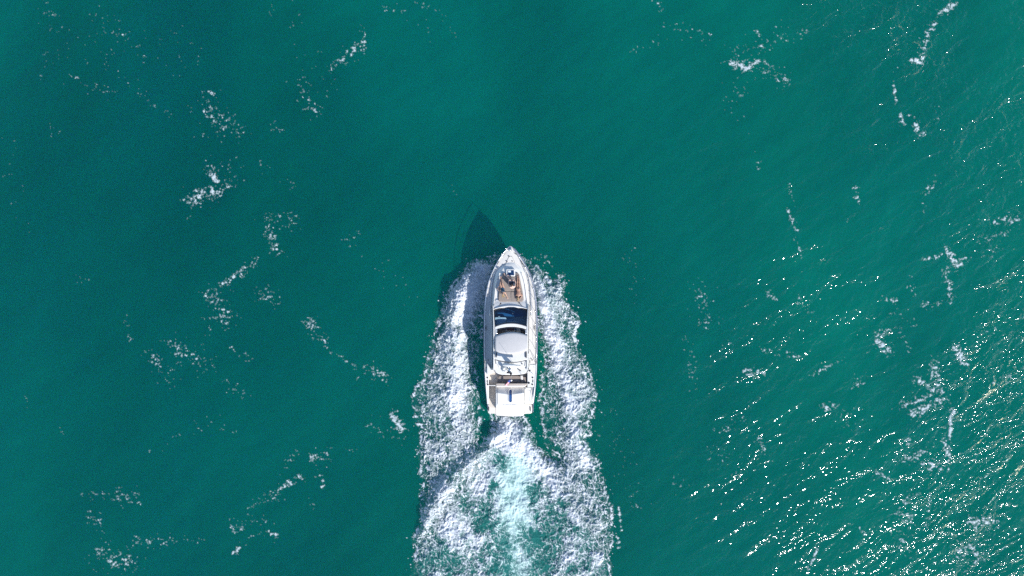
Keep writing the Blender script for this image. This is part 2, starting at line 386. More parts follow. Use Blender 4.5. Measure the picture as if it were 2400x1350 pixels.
lacy = np.maximum(densef*(.40+.60*web+.10*fine), web*sstep(.04, .42, cov+.22*clump+.15*turb)*.95)
soft = sstep(-.1, 1.0, .46+(cov-.70)+.70*fbm(ux*.7, uy*.55, 5, 421, gain=.6)+.60*(web-.42))
op = lacy*(1-milk)+np.maximum(soft, .6*web*sstep(.1, .5, cov))*milk
op = np.clip(np.maximum(op, .8*edge*sstep(.25, .75, fil+.5*turb+.2*fine+.15)), 0, 1)*body_m
# thrown droplets off the outside edges
spk = perlin(wx*5.2, wy*5.2, 201)+.5*perlin(wx*11, wy*11, 202)
spr = np.exp(-np.clip(-body, 0, 99)/9.0)*(body < 2)
op = np.maximum(op, sstep(.98, 1.12, spk+.42*spr+.25*clump)*(spr > .12)*.9)
inhull = poly_sd(FX, FY, [(1197,592),(1162,640),(1150,700),(1142,780),(1145,860),(1152,960),(1240,960),(1248,860),(1252,780),(1244,700),(1232,640)])
op = op*(inhull < 3)
aer = .8*np.clip(sstep(1.05, .0, np.abs(jx-(1205-2*np.sin(jy/40)))/76)*sstep(1030, 1095, FY)*(1.0+.6*fbm(wx*.8, wy*.8, 4, 211)+.1)+.10*blob(1190,1010,30,20), 0, 1)
under = np.clip(sstep(-10, 26, body)*(.45+.3*clump+.25*turb), 0, 1)*.45+milk*.2+aer*.3
# heights: bow sheet thrown up, crest lines of each arm, boiling middle
crestL = armL; hb = .05+.10*sstep(0, 30, body)
cl = np.interp(FY[:, :1], [600, 640, 690, 740, 800, 900, 1000, 1100, 1300, 1620], [1150, 1110, 1080, 1068, 1070, 1058, 1046, 1060, 1050, 1000])
cr_ = np.interp(FY[:, :1], [600, 640, 690, 740, 800, 900, 1000, 1100, 1300, 1620], [1236, 1256, 1278, 1296, 1312, 1334, 1350, 1345, 1360, 1400])
wl = np.interp(FY[:, :1], [600, 700, 800, 1000, 1600], [18, 28, 28, 40, 60])
hh = np.interp(FY[:, :1], [598, 640, 700, 760, 850, 1000, 1300, 1620], [.05, .65, 1.05, .80, .42, .3, .22, .15])
crest = hh*(np.exp(-((jx-cl)/wl)**2)+.75*np.exp(-((jx-cr_)/wl)**2))
rooster = .32*blob(1195,1040,34,36)
relief = (.25*turb+.10*fbm(ux*1.1, uy*1.1, 3, 433)+.10*(rid-.4)+(.21*(fil-.33)+.09*(fil3-.35))*(1-.5*milk)+.02*fine+.24*clump)
def ridge_line(pts, w_):
    d = np.full(jx.shape, 1e9)
    for (x0, y0), (x1, y1) in zip(pts, pts[1:]):
        dx, dy = x1-x0, y1-y0; t = np.clip(((jx-x0)*dx+(jy-y0)*dy)/(dx*dx+dy*dy), 0, 1)
        d = np.minimum(d, np.hypot(jx-x0-t*dx, jy-y0-t*dy))
    return np.exp(-(d/w_)**2)
vr = .55*ridge_line([(1165,1015),(1130,1055),(1085,1100),(1040,1145),(1010,1190),(990,1240)], 17)+.42*ridge_line([(1232,1010),(1262,1065),(1310,1100),(1365,1150),(1400,1215)], 17)
op = np.clip(op+.35*vr*sstep(0, 10, body), 0, 1)
FZ = waterh(wx, wy)+hb+vr*sstep(0, 20, body)+sstep(-4, 10, body)*crest+rooster+relief*sstep(-2, 14, body)*(.55+.45*op)*(1-.6*aer)
FZ = np.maximum(FZ, waterh(wx, wy)+.02)
vis = np.clip(np.maximum(op, under*.9*(body > -6)), 0, 1)
keep = vis > .04
V, q, vid = grid_mesh('wake_foam', wx, wy, FZ, keep)
V[:, 1:2] = V[:, 1:2]
me = mesh_from('wake_foam', V, q)
for nm, arr in (('foam', op), ('aer', aer), ('under', under)):
    a = me.attributes.new(nm, 'FLOAT', 'POINT'); a.data.foreach_set('value', arr.ravel()[vid].astype(np.float32))
def foam_mat(name, simple=False):
    m = bpy.data.materials.new(name); m.use_nodes = True; n = m.node_tree; n.nodes.clear(); L = n.links.new
    def N(t, **k):
        a = n.nodes.new(t)
        for kk, v in k.items(): a.inputs[kk].default_value = v
        return a
    out = N('ShaderNodeOutputMaterial'); geo = N('ShaderNodeNewGeometry')
    t1 = N('ShaderNodeTexNoise', Scale=6.5, Detail=6, Roughness=.7); L(geo.outputs['Position'], t1.inputs['Vector'])
    bp = N('ShaderNodeBump', Strength=.7, Distance=.045); L(t1.outputs[0], bp.inputs['Height'])
    d = N('ShaderNodeBsdfDiffuse'); L(bp.outputs[0], d.inputs['Normal'])
    if simple:
        d.inputs[0].default_value = (.60, .66, .67, 1); tr = N('ShaderNodeBsdfTransparent')
        mx = N('ShaderNodeMixShader'); at = N('ShaderNodeAttribute'); at.attribute_name = 'foam'
        L(at.outputs['Fac'], mx.inputs[0]); L(tr.outputs[0], mx.inputs[1]); L(d.outputs[0], mx.inputs[2]); L(mx.outputs[0], out.inputs[0])
        return m
    A = {}
    for k in ('foam', 'aer', 'under'):
        A[k] = N('ShaderNodeAttribute'); A[k].attribute_name = k
    # colour: white froth, pale aqua where the propellers churn air deep into the water
    ar = N('ShaderNodeMapRange'); L(A['aer'].outputs['Fac'], ar.inputs[0]); ar.inputs[1].default_value = .15; ar.inputs[2].default_value = .9; ar.inputs[4].default_value = .85
    col = N('ShaderNodeMix'); col.data_type = 'RGBA'; col.inputs[6].default_value = (.56, .58, .61, 1); col.inputs[7].default_value = (.38, .57, .52, 1)
    L(ar.outputs[0], col.inputs[0]); L(col.outputs[2], d.inputs[0])
    du = N('ShaderNodeBsdfDiffuse'); du.inputs[0].default_value = (.03, .19, .17, 1)
    tr = N('ShaderNodeBsdfTransparent')
    mu = N('ShaderNodeMixShader'); L(A['under'].outputs['Fac'], mu.inputs[0]); L(tr.outputs[0], mu.inputs[1]); L(du.outputs[0], mu.inputs[2])
    # break the froth up at a finer grain than the mesh
    t2 = N('ShaderNodeTexNoise', Scale=9, Detail=5, Roughness=.7); L(geo.outputs['Position'], t2.inputs['Vector'])
    s = N('ShaderNodeMath'); s.operation = 'SUBTRACT'; L(t2.outputs[0], s.inputs[0]); s.inputs[1].default_value = .5
    k = N('ShaderNodeMath'); k.operation = 'MULTIPLY_ADD'; L(s.outputs[0], k.inputs[0]); k.inputs[1].default_value = .5; L(A['foam'].outputs['Fac'], k.inputs[2])
    mr = N('ShaderNodeMapRange'); mr.interpolation_type = 'SMOOTHSTEP'; mr.inputs[1].default_value = .0; mr.inputs[2].default_value = .9; L(k.outputs[0], mr.inputs[0])
    mf = N('ShaderNodeMixShader'); L(mr.outputs[0], mf.inputs[0]); L(mu.outputs[0], mf.inputs[1]); L(d.outputs[0], mf.inputs[2])
    L(mf.outputs[0], out.inputs[0])
    return m
me.materials.append(foam_mat('wake_froth'))
wf = bpy.data.objects.new('wake_foam', me); C.objects.link(wf); tag(wf, 'white churned foam of the wake behind and beside the yacht', 'foam', kind='stuff')

# ------------------------------------------------------------------ drifting foam flecks
# (x0,y0,x1,y1, half width, density) in photo pixels, laid on the water plane
SEG = [(495,395,510,450,20,.6),(440,470,520,440,18,.95),(470,457,505,450,11,1.15),(495,410,510,425,8,1.3),(440,480,445,515,8,.4),(520,380,550,400,22,.3),
 (490,250,540,300,28,.6),(488,215,500,220,5,1.0),(470,320,520,335,10,.4),(780,160,850,100,13,.8),(850,70,855,120,8,.8),(700,190,740,260,18,.5),(640,280,660,305,12,.55),
 (625,520,690,515,16,.5),(630,530,650,590,16,.75),(660,510,690,520,10,.8),(600,615,520,665,12,.9),(545,655,490,700,14,.6),(500,690,525,740,26,.7),(485,750,490,775,8,.6),(615,690,640,700,16,.7),(615,380,690,440,12,.35),
 (405,810,470,850,22,.7),(355,830,400,890,18,.5),(290,745,310,800,10,.35),(545,815,575,835,12,.4),(540,890,565,925,14,.4),(720,750,755,795,14,.8),(755,800,800,840,7,.5),(805,845,845,865,9,.5),(860,865,895,880,16,.8),(840,880,880,875,8,.5),
 (880,1000,945,1020,16,.5),(920,970,940,1005,10,1.3),(735,1070,765,1075,14,.8),(740,1045,830,1055,8,.45),(660,1100,700,1060,10,.5),(640,1160,700,1120,10,.9),(590,1180,650,1170,12,.55),(750,1110,755,1140,8,.6),(725,1170,735,1190,8,.5),
 (545,1240,620,1220,14,.65),(545,1295,560,1285,6,1.2),(630,1245,645,1255,9,.9),(570,1270,600,1255,7,.5),(280,1160,320,1165,18,.7),(200,1165,260,1155,10,.4),(205,1200,240,1230,12,.5),(320,1265,400,1270,12,.6),(400,1270,490,1265,10,.4),(245,1300,300,1320,26,.7),(255,1315,275,1325,10,1.0),
 (100,15,140,75,20,.3),(230,40,290,95,20,.3),(210,200,260,215,16,.35),(310,200,400,280,10,.45),(110,300,130,305,12,.35),(60,920,66,950,4,.7),(140,1000,150,1015,10,.35),(180,650,215,660,10,.35),(350,1060,480,990,10,.3),(470,985,545,1000,16,.3),
 (805,565,840,550,8,.4),(1065,440,1070,455,5,.6),(900,20,915,30,8,.5),(960,0,1040,70,30,.2),(1540,0,1560,60,12,.4),(1560,60,1660,85,14,.35),(1480,120,1560,90,10,.3),
 (1718,145,1745,160,13,1.4),(1745,160,1775,145,14,1.1),(1775,150,1835,190,18,.7),(1770,75,1780,78,8,.7),(1720,130,1840,80,26,.35),(1865,85,1890,70,8,.5),(1720,200,1740,290,24,.25),(1750,330,1785,410,9,.4),
 (2205,30,2230,12,10,1.2),(2190,55,2165,100,8,1.0),(2165,100,2158,140,7,1.2),(2135,142,2160,148,9,1.2),(2105,160,2095,200,4,.9),(2096,200,2098,240,5,1.2),(2112,270,2120,290,6,1.1),(2120,272,2140,275,5,.8),(2145,295,2160,315,10,1.3),
 (1845,490,1865,540,5,.9),(1850,430,1860,480,6,.7),(1866,560,1877,600,5,.8),(2003,440,2010,470,7,1.0),(1980,505,1985,520,6,.6),(2195,250,2200,280,4,.8),(2190,430,2170,450,10,.8),(2160,460,2165,500,5,.6),
 (2220,585,2240,620,12,1.2),(2160,610,2210,595,6,.9),(2215,640,2260,610,12,.9),(2225,660,2228,705,8,1.0),(2330,520,2380,515,12,.9),(2300,560,2350,545,14,.7),(2290,610,2340,570,10,.6),
 (2070,700,2100,705,6,.9),(2130,650,2145,690,9,.6),(2160,715,2200,715,7,.7),(2050,785,2110,770,10,.8),(2060,805,2080,820,12,1.2),(2110,780,2130,820,7,.5),(2100,720,2140,760,16,.4),
 (1640,680,1660,750,24,.55),(1610,790,1625,900,12,.5),(1700,800,1710,815,8,.5),(1630,700,1650,710,10,.5),(1480,600,1500,700,20,.12),(1800,690,1820,700,6,.9),
 (1755,870,1780,880,12,1.0),(1790,820,1870,835,9,.6),(1900,880,1975,845,6,.9),(1870,700,1900,730,12,.5),(2190,850,2210,940,12,.9),(2240,820,2260,850,14,1.2),(2180,840,2190,900,8,.8),(2150,890,2200,920,12,1.0),(2120,950,2180,925,10,1.0),
 (2140,970,2210,935,14,1.0),(2230,960,2225,1030,7,1.3),(2210,1030,2225,1075,10,1.1),(2120,1075,2160,1060,10,.9),(2170,1090,2220,1095,12,1.0),(2110,1050,2140,1035,14,.6),(2060,1110,2080,1120,10,.9),(2120,1180,2150,1160,12,.8),(2110,1200,2130,1220,18,.8),
 (2180,1160,2170,1240,5,.8),(2280,1225,2325,1225,16,1.1),(2250,1290,2290,1290,20,.9),(2300,1300,2260,1345,10,.8),(1930,960,1960,950,10,.8),(1980,970,1990,1000,12,.5),(2000,900,2030,890,12,.6),(1915,1290,1890,1345,5,1.1),(1780,1030,1795,1060,8,.8),(1750,980,1690,1010,12,.5),
 (1370,1000,1500,1180,30,.10),(1285,640,1320,645,8,.6),(1450,1190,1456,1245,4,1.1),(1446,1260,1452,1285,6,.9),(1430,960,1470,1100,20,.15),(1265,600,1290,620,14,.5),(2015,1235,2025,1250,6,1.0),
 (2330,900,2400,860,16,.5),(2300,780,2330,760,14,.4),(2100,1250,2140,1300,18,.5),(1650,1050,1740,1100,20,.25),(1570,1130,1620,1150,20,.2),(130,150,420,120,50,.12),(650,0,760,200,30,.10),(20,350,60,520,30,.08),(820,540,1000,760,40,.05)]
st2 = .052
gx = np.arange(-30, 2430, st2/PX); gy = np.arange(-30, 1380, st2/PX)
GX, GY = np.meshgrid(gx, gy); sx_ = (GX-1200)*PX; sy_ = (675-GY)*PX
env = np.zeros(GX.shape)
wxj = 5*fbm(sx_*.5, sy_*.5, 3, 301); wyj = 5*fbm(sx_*.5, sy_*.5, 3, 311)
for (x0, y0, x1, y1, r, k) in SEG:
    R = r*3+12
    i0, i1 = np.searchsorted(gy, [min(y0, y1)-R, max(y0, y1)+R]); j0, j1 = np.searchsorted(gx, [min(x0, x1)-R, max(x0, x1)+R])
    if i1 <= i0 or j1 <= j0: continue
    a = GX[i0:i1, j0:j1]+wxj[i0:i1, j0:j1]; b = GY[i0:i1, j0:j1]+wyj[i0:i1, j0:j1]
    dx, dy = x1-x0, y1-y0; t = np.clip(((a-x0)*dx+(b-y0)*dy)/(dx*dx+dy*dy+1e-9), 0, 1)
    d2 = ((a-x0-t*dx)**2+(b-y0-t*dy)**2)/(r*r)
    env[i0:i1, j0:j1] = np.maximum(env[i0:i1, j0:j1], .93*k*np.exp(-d2*.9))
nz = np.zeros(GX.shape); msk = env > .03
sx1 = sx_[msk]; sy1 = sy_[msk]; e = env[msk]
cc, ss = math.cos(.55), math.sin(.55)
a_ = sx1*cc+sy1*ss; b_ = -sx1*ss+sy1*cc
d1 = .25*fbm(sx1*1.5, sy1*1.5, 3, 321)
n1 = perlin((a_+d1)*2.8, (b_-d1)*4.2, 331)+.6*perlin(a_*7, b_*9.4, 341)+.32*perlin(a_*14, b_*15, 351)+.35*perlin(a_*.9, b_*.9, 361)
f = e*.82+n1*.66+.22*perlin(a_*9, b_*12, 371)
nz[msk] = np.maximum(sstep(.86, 1.04, f), .30*sstep(.66, .84, f+.1*perlin(a_*5, b_*5, 381)))
keep = nz > .12
V, q, vid = grid_mesh('sea_foam', sx_, sy_, waterh(sx_, sy_)+.012+.02*nz, keep)
me = mesh_from('sea_foam', V, q)
a = me.attributes.new('foam', 'FLOAT', 'POINT'); a.data.foreach_set('value', (nz.ravel()[vid]*.70).astype(np.float32))
me.materials.append(foam_mat('sea_froth', True))
sf = bpy.data.objects.new('sea_foam', me); C.objects.link(sf); tag(sf, 'small white flecks of foam drifting on the green sea', 'foam', kind='stuff')
del FX, FY, GX, GY, env, nz, sx_, sy_, wxj, wyj

# ------------------------------------------------------------------ motor yacht
yacht = empty('motor_yacht', BO)
tag(yacht, 'white motor yacht speeding over the green sea with three people on its bow', 'yacht')
CX = 1196.6
WT = [(576,.6),(579,4.5),(582,8),(588.4,14.2),(596,20),(605,26),(615,32),(626,38.3),(643,46),(661,52.6),(681,57),(702,60),(720,61.3),(749,62.2),(785,62.6),(820,62.4),(839,61.8),(870,61),(902,58.8),(927,56),(952,52.8),(966,52)]
ZS = [(576,2.35),(620,2.2),(700,2.0),(780,1.85),(870,1.7),(905,1.6),(925,1.45),(945,1.1),(952,.72),(966,.55)]
def W(y): return lerp_tab(WT, y)
def zs(y): return lerp_tab(ZS, y)
def kz(y): return lerp_tab([(576,2.1),(582,1.6),(592,1.1),(610,.6),(640,.1),(700,-.35),(800,-.5),(966,-.45)], y)
def cw(y): return lerp_tab([(576,.5),(600,.5),(640,.68),(700,.85),(800,.93),(966,.95)], y)
HY = [576,579,582,588.4,596,605,615,626,643,661,681,702,720,749,785,820,839,870,902,915,927,938,945,952,960,966]
# hull: keel, chine, flare and sheer
bm = bmesh.new(); rows = []
for y in HY:
    wv = W(y); z = zs(y); k = kz(y); zc = k+(z-k)*lerp_tab([(576,.3),(640,.32),(720,.3),(966,.35)], y)
    half = [(0, k), (wv*cw(y)*.55, k+(zc-k)*.55), (wv*cw(y), zc), (wv*(cw(y)+.35*(1-cw(y))), zc+(z-zc)*.4), (wv*.985, zc+(z-zc)*.8), (wv, z)]
    r = [P(CX-a, y, b) for a, b in half[::-1]]+[P(CX+a, y, b) for a, b in half[1:]]
    rows.append(r)
vs = rows_bm(bm, rows); bm.faces.new(vs[-1]); bm.faces.new(vs[0][::-1])
bmesh.ops.remove_doubles(bm, verts=bm.verts, dist=1e-4)
hull = link('hull', bm, M['hull'], yacht, smooth=True)
hull.data.set_sharp_from_angle(angle=math.radians(35))
# rub rail along the sheer
for s in (-1, 1):
    tube('rub_rail', [P(CX+s*W(y), y, zs(y)-.05) for y in HY[1:]], .035, M['rub'], yacht, 6)
# deck, forward of the cockpit, slightly cambered with a raised toe rail
DY = [y for y in HY if y <= 870]+[874]
def deckz(x, y):
    u = abs(x-CX)/max(W(y), 1); return zs(y)-.03+.05*(1-u*u)
bm = bmesh.new(); rows = []
for y in DY:
    wv = W(y)-.9; rows.append([P(CX+wv*t, y, zs(y)+.012+.05*(1-t*t)) for t in (-1,-.8,-.5,-.2,0,.2,.5,.8,1)])
rows_bm(bm, rows); link('deck', bm, M['deck'], yacht, smooth=True)
for s in (-1, 1):
    bm = bmesh.new()
    rows = []
    for y in [v for v in HY if 579 <= v <= 945]:
        wv = W(y); z = zs(y); rows.append([P(CX+s*(wv-.2), y, z-.02), P(CX+s*(wv-.5), y, z+.075), P(CX+s*(wv-2.1), y, z+.075), P(CX+s*(wv-2.6), y, z-.01)])
    rows_bm(bm, rows); link('toe_rail', bm, M['gel'], yacht, smooth=True)
# coachroof with the sun pad well
CB = [(613,6),(616,11),(622,19),(631,29),(643,36.5),(661,40.5),(690,43),(712,44.5),(722,45)]
CT = [(613,3),(616,9.5),(622,12),(631,18),(643,25),(661,31),(690,34.5),(704,36),(712,37.5),(722,40.5)]
CZ = [(613,2.24),(618,2.34),(631,2.44),(660,2.46),(690,2.46),(704,2.46),(707,2.48),(712,2.56),(722,2.66)]
def roofz(y): return lerp_tab(CZ, y)
bm = bmesh.new(); rows = []
for y in (613,616,622,627,631,637,643,652,661,675,690,700,704,706,708,712,717,722):
    b = lerp_tab(CB, y); t = lerp_tab(CT, y); z = roofz(y); zd = deckz(CX+b, y)-.03
    hf = [(b, zd), (b-.6, zd+.1), (t+(b-t)*.25, z-.08), (t, z), (t*.6, z+.02), (0, z+.03)]
    rows.append([P(CX-a, y, c) for a, c in hf]+[P(CX+a, y, c) for a, c in hf[:-1][::-1]])
rows_bm(bm, rows); o = link('coachroof', bm, M['gel'], yacht, smooth=True); o.data.set_sharp_from_angle(angle=math.radians(30))
# grab rail mouldings on the coachroof shoulders
for s in (-1, 1):
    tube('grab_rail', [P(CX+s*(lerp_tab(CB, y)+3.5), y, deckz(CX, y)+.06+.0*y) for y in (640,655,670,690,705,722,740)], .028, M['steel'], yacht, 6)
# foredeck lines: anchor locker hatch, windlass, latches
def px(*a): return [c1(x, y) for x, y in a]
def polyline(name, pts, z, r, m, par=None): return tube(name, [P(x, y, z if not callable(z) else z(x, y)) for x, y in pts], r, m, par or yacht, 5)
hat = slab('locker_hatch', px((790,345),(835,345),(870,400),(893,470),(880,498),(760,498),(735,470),(750,420)), lambda x, y: deckz(x, y)+.075, .05, M['deck'], yacht, .012)
polyline('hatch_seam', px((790,345),(750,420),(733,470),(755,500),(885,500),(897,470),(870,400),(835,340)), lambda x, y: deckz(x, y)+.05, .011, M['seam'], hat).parent = hat
for a, b, r in ((788,346,.045),(742,446,.045),(850,440,.035)):
    x, y = c1(a, b); p = P(x, y, deckz(x, y)+.10)
    bm = bmesh.new(); ell_bm(bm, p, (r*1.7, r*.7, .03), seg=10); link('deck_latch', bm, M['dark'], yacht, smooth=True)
# bow roller and windlass
bm = bmesh.new(); slab_bm(bm, px((805,150),(830,150),(835,230),(800,230)), 2.52, .1); link('bow_roller', bm, M['steel'], yacht, bevel=.01)
x, y = c1(798, 222); bm = bmesh.new(); ell_bm(bm, P(x, y, 2.5), (.09, .09, .1)); link('windlass', bm, M['steel'], yacht, smooth=True)
# skylight hatch
fo = slab('deck_hatch', px((738,598),(890,598),(905,612),(908,725),(895,742),(740,736),(728,722),(730,610)), 2.62, .22, M['gel'], yacht, .03)
slab('hatch_pane', px((755,618),(880,618),(888,720),(748,718)), 2.628, .02, M['pane'], yacht, .004).parent = fo
slab('hatch_blind', px((770,625),(822,625),(822,662),(768,662)), 2.633, .004, M['tablet'], yacht, .001).parent = fo
# sun pad: four cushions in a framed well, with piping
PADR = px((580,1222),(598,1240),(700,1246),(818,1248),(940,1248),(1040,1242),(1068,1220),(1076,1195),(1066,1100),(1048,1000),(1022,880),(1000,780),(985,700),(962,672),(905,660),(905,745),(735,742),(725,690),(690,668),(655,684),(640,760),(614,860),(590,960),(572,1060),(567,1180))
slab('sun_pad_well', PADR, 2.51, .06, M['seam'], yacht, .01)
ZP = 2.59
pads = [px((655,692),(690,680),(722,700),(730,752),(816,756),(816,1032),(590,1032),(602,960),(626,860),(650,765)),
        px((824,756),(912,754),(912,676),(958,682),(976,708),(990,790),(1012,890),(1032,1000),(1036,1032),(824,1032)),
        px((588,1044),(816,1044),(816,1236),(700,1235),(606,1230),(588,1215),(582,1180)),
        px((824,1044),(1040,1044),(1056,1110),(1062,1190),(1054,1214),(1035,1230),(940,1236),(824,1236))]
pr = None
pad_root = slab('sun_pad', [(a, b) for a, b in PADR], 2.515, .02, M['taupe'], yacht, .002)
for q_ in pads:
    o = slab('cushion', q_, ZP, .11, M['taupe'], yacht, .03); o.parent = pad_root
    bm = bmesh.new(); pp = [P(a, b, ZP-.012) for a, b in q_]; tube_bm(bm, pp+[pp[0]], .011, 5); link('piping', bm, M['sofa'], yacht, smooth=True).parent = pad_root
# raised side mouldings beside the pad (left ones show as steps)
for s in (-1, 1):
    bm = bmesh.new(); rows = []
    for y in (640,652,668,690,704,712):
        b = lerp_tab(CT, y)+4; rows.append([P(CX+s*(b-3.2), y, roofz(y)-.02), P(CX+s*(b-2.6), y, roofz(y)+.05), P(CX+s*(b-1), y, roofz(y)+.05), P(CX+s*b, y, roofz(y)-.06)])
    rows_bm(bm, rows); link('pad_surround', bm, M['gel'], yacht, smooth=True)
# ---- windscreen
ws = slab('windscreen_base', arc(c2(462,292), c2(820,222), c2(1172,288), 13)+arc(c2(1172,300), c2(820,245), c2(462,306), 13), lambda x, y: 2.72, .16, M['gel'], yacht, .015)
top = arc(c2(472,300), c2(820,240), c2(1166,294), 17); bot = arc(c2(508,628), c2(820,566), c2(1142,632), 17)
bm = bmesh.new(); rows = []
for i in range(9):
    t = i/8; rows.append([P(a[0]+(b[0]-a[0])*t, a[1]+(b[1]-a[1])*t, 2.70+.52*t-.05*(1-t)-.10*abs(2*j/16-1)**2+.06*math.sin(t*math.pi)) for j, (a, b) in enumerate(zip(top, bot))])
rows_bm(bm, rows); wsg = link('windscreen', bm, M['glass'], yacht, smooth=True)
def edge(name, pts, r, m, par): o = tube(name, pts, r, m, yacht, 6); o.parent = par; return o
edge('windscreen_frame', [r[0] for r in rows], .035, M['dark'], wsg); edge('windscreen_frame', [r[-1] for r in rows], .035, M['dark'], wsg)
edge('windscreen_frame', rows[0], .022, M['seam'], wsg); edge('windscreen_frame', rows[-1], .022, M['dark'], wsg)
for a, b, c_, d in ((620,178,585,232),(985,165,1050,240)):
    bm = bmesh.new(); p = P(*c2(a, b), 2.73); q_ = P(*c2(c_, d), 2.80); tube_bm(bm, [p, (p+q_)/2+Vector((0,0,.03)), q_], [.03, .025, .012], 6); ell_bm(bm, p, (.07, .06, .05), seg=10)
    link('wiper', bm, M['dark'], yacht, smooth=True)
    p2 = p+Vector((.05*(1 if a > 800 else -1), -.1, .02)); tube('wiper_arm', [p2, q_+Vector((.06,0,0))], .009, M['dark'], yacht, 5)
# ---- cabin interior seen through the glass and the roof opening
cabin = slab('cabin_interior', px((455,1370),(1180,1370))+[c2(1148,800), c2(500,800)], 1.93, .1, M['navy'], yacht, 0)
dash = slab('dashboard', arc(c2(505,330), c2(820,268), c2(1140,325), 9)+[c2(1120,430), c2(960,440), c2(700,430), c2(510,440)], 2.25, .3, M['navy'], yacht, .02); dash.parent = cabin
slab('chart_table', [c2(503,448), c2(715,452), c2(730,468), c2(732,520), c2(700,560), c2(508,615)], 2.48, .08, M['tablet'], yacht, .02).parent = cabin
slab('companion_seat', [c2(732,496), c2(898,500), c2(898,540), c2(735,548)], 2.3, .15, M['tablet'], yacht, .02).parent = cabin
slab('seat_back', [c2(740,513), c2(895,515), c2(895,523), c2(740,522)], 2.36, .1, M['navy'], yacht, .01).parent = cabin
for a, b, ww, h in ((587,437,16,7),(1047,492,20,9),(988,452,9,6),(1048,434,12,5),(1104,453,8,6),(860,388,6,16)):
    slab('instrument', [c2(a-ww, b-h), c2(a+ww, b-h), c2(a+ww, b+h), c2(a-ww, b+h)], 2.45, .04, M['gel'], yacht, .005).parent = cabin
slab('cabin_sole', [c2(545,700), c2(1110,700), c2(1110,860), c2(545,860)], 2.02, .05, M['cream'], yacht, .0).parent = cabin
slab('wood_table', [c2(738,668), c2(892,668), c2(886,716), c2(740,716)], 2.55, .06, M['wood'], yacht, .01).parent = cabin
slab('helm_seat', [c2(930,660), c2(1005,660), c2(1022,790), c2(945,790)], 2.5, .3, M['cream'], yacht, .04).parent = cabin
slab('cabin_seat', [c2(560,720), c2(700,690), c2(708,740), c2(560,790)], 2.4, .25, M['taupe'], yacht, .03).parent = cabin
slab('cabin_seat', [c2(1030,690), c2(1100,710), c2(1095,800), c2(1030,780)], 2.4, .25, M['taupe'], yacht, .03).parent = cabin
tube('table_rim', [P(*c2(*a), 2.56) for a in ((735,664),(732,722),(892,722),(896,690))], .014, M['cream'], yacht, 5).parent = cabin
# ---- superstructure sides with dark side windows
for s in (-1, 1):
    def row(t0, t1, z0, z1, ys):
        rr = []
        for y in ys:
            rr.append([P(CX+s*lerp_tab(t0, y), y, lerp_tab(z0, y)), P(CX+s*lerp_tab(t1, y), y, lerp_tab(z1, y))])
        return rr
    ys = (716,724,732,745,760,780,800,820,840,855,868)
    base = [(716,45),(868,45)]; low = [(716,44.5),(745,44),(780,43.6),(868,43.6)]; up = [(716,42),(765,40.2),(868,40.5)]; inn = [(716,40.5),(765,37.6),(868,38)]
    zb = [(716,1.95),(868,1.72)]; zl = [(716,2.5),(740,2.35),(868,2.2)]; zu = [(716,2.66),(730,2.78),(765,3.12),(868,3.05)]; zi = [(716,2.70),(730,2.82),(765,3.17),(868,3.1)]
    bm = bmesh.new(); rows_bm(bm, row(base, low, zb, zl, ys)); o = link('cabin_side', bm, M['gel'], yacht, smooth=True)
    bm = bmesh.new(); rows_bm(bm, row(low, up, zl, zu, ys)); wo_ = link('side_window', bm, M['glassdark'], yacht, smooth=True)
    bm = bmesh.new(); rr = []
    for y in ys: rr.append([P(CX+s*lerp_tab(up, y), y, lerp_tab(zu, y)-.03), P(CX+s*(lerp_tab(up, y)+.3), y, lerp_tab(zu, y)+.02), P(CX+s*(lerp_tab(up, y)-.6), y, lerp_tab(zi, y)+.02), P(CX+s*lerp_tab(inn, y), y, lerp_tab(zi, y)), P(CX+s*lerp_tab(inn, y), y, lerp_tab(zi, y)-.12)])
    rows_bm(bm, rr); o = link('roof_beam', bm, M['gel'], yacht, smooth=True); o.data.set_sharp_from_angle(angle=math.radians(40))
# ---- hardtop
ZH = 3.22
fb = slab('hardtop_front_beam', arc(c2(505,640), c2(820,572), c2(1146,640), 13)+arc(c2(1146,700), c2(820,640), c2(505,706), 13), lambda x, y: ZH-.02-.09*((x-CX)/40)**2, .12, M['gel'], yacht, .035)
for a in (1, -1):
    x0, x1 = (508, 548) if a > 0 else (1112, 1146)
    slab('hardtop_side_beam', [c2(x0,700), c2(x1,690), c2(x1,820), c2(x0,830)], ZH-.09, .1, M['gel'], yacht, .03)
edge_pts = arc(c2(548,712), c2(820,656), c2(1112,706), 13)
tube('opening_rim', [P(a, b, ZH-.02) for a, b in edge_pts], .018, M['dark'], fb.parent, 6)
tube('opening_rim', [P(*c2(548,712), ZH-.02), P(*c2(545,800), ZH-.02)], .018, M['steel'], yacht, 6)
tube('opening_rim', [P(*c2(1110,706), ZH-.02), P(*c2(1114,795), ZH-.02)], .018, M['steel'], yacht, 6)
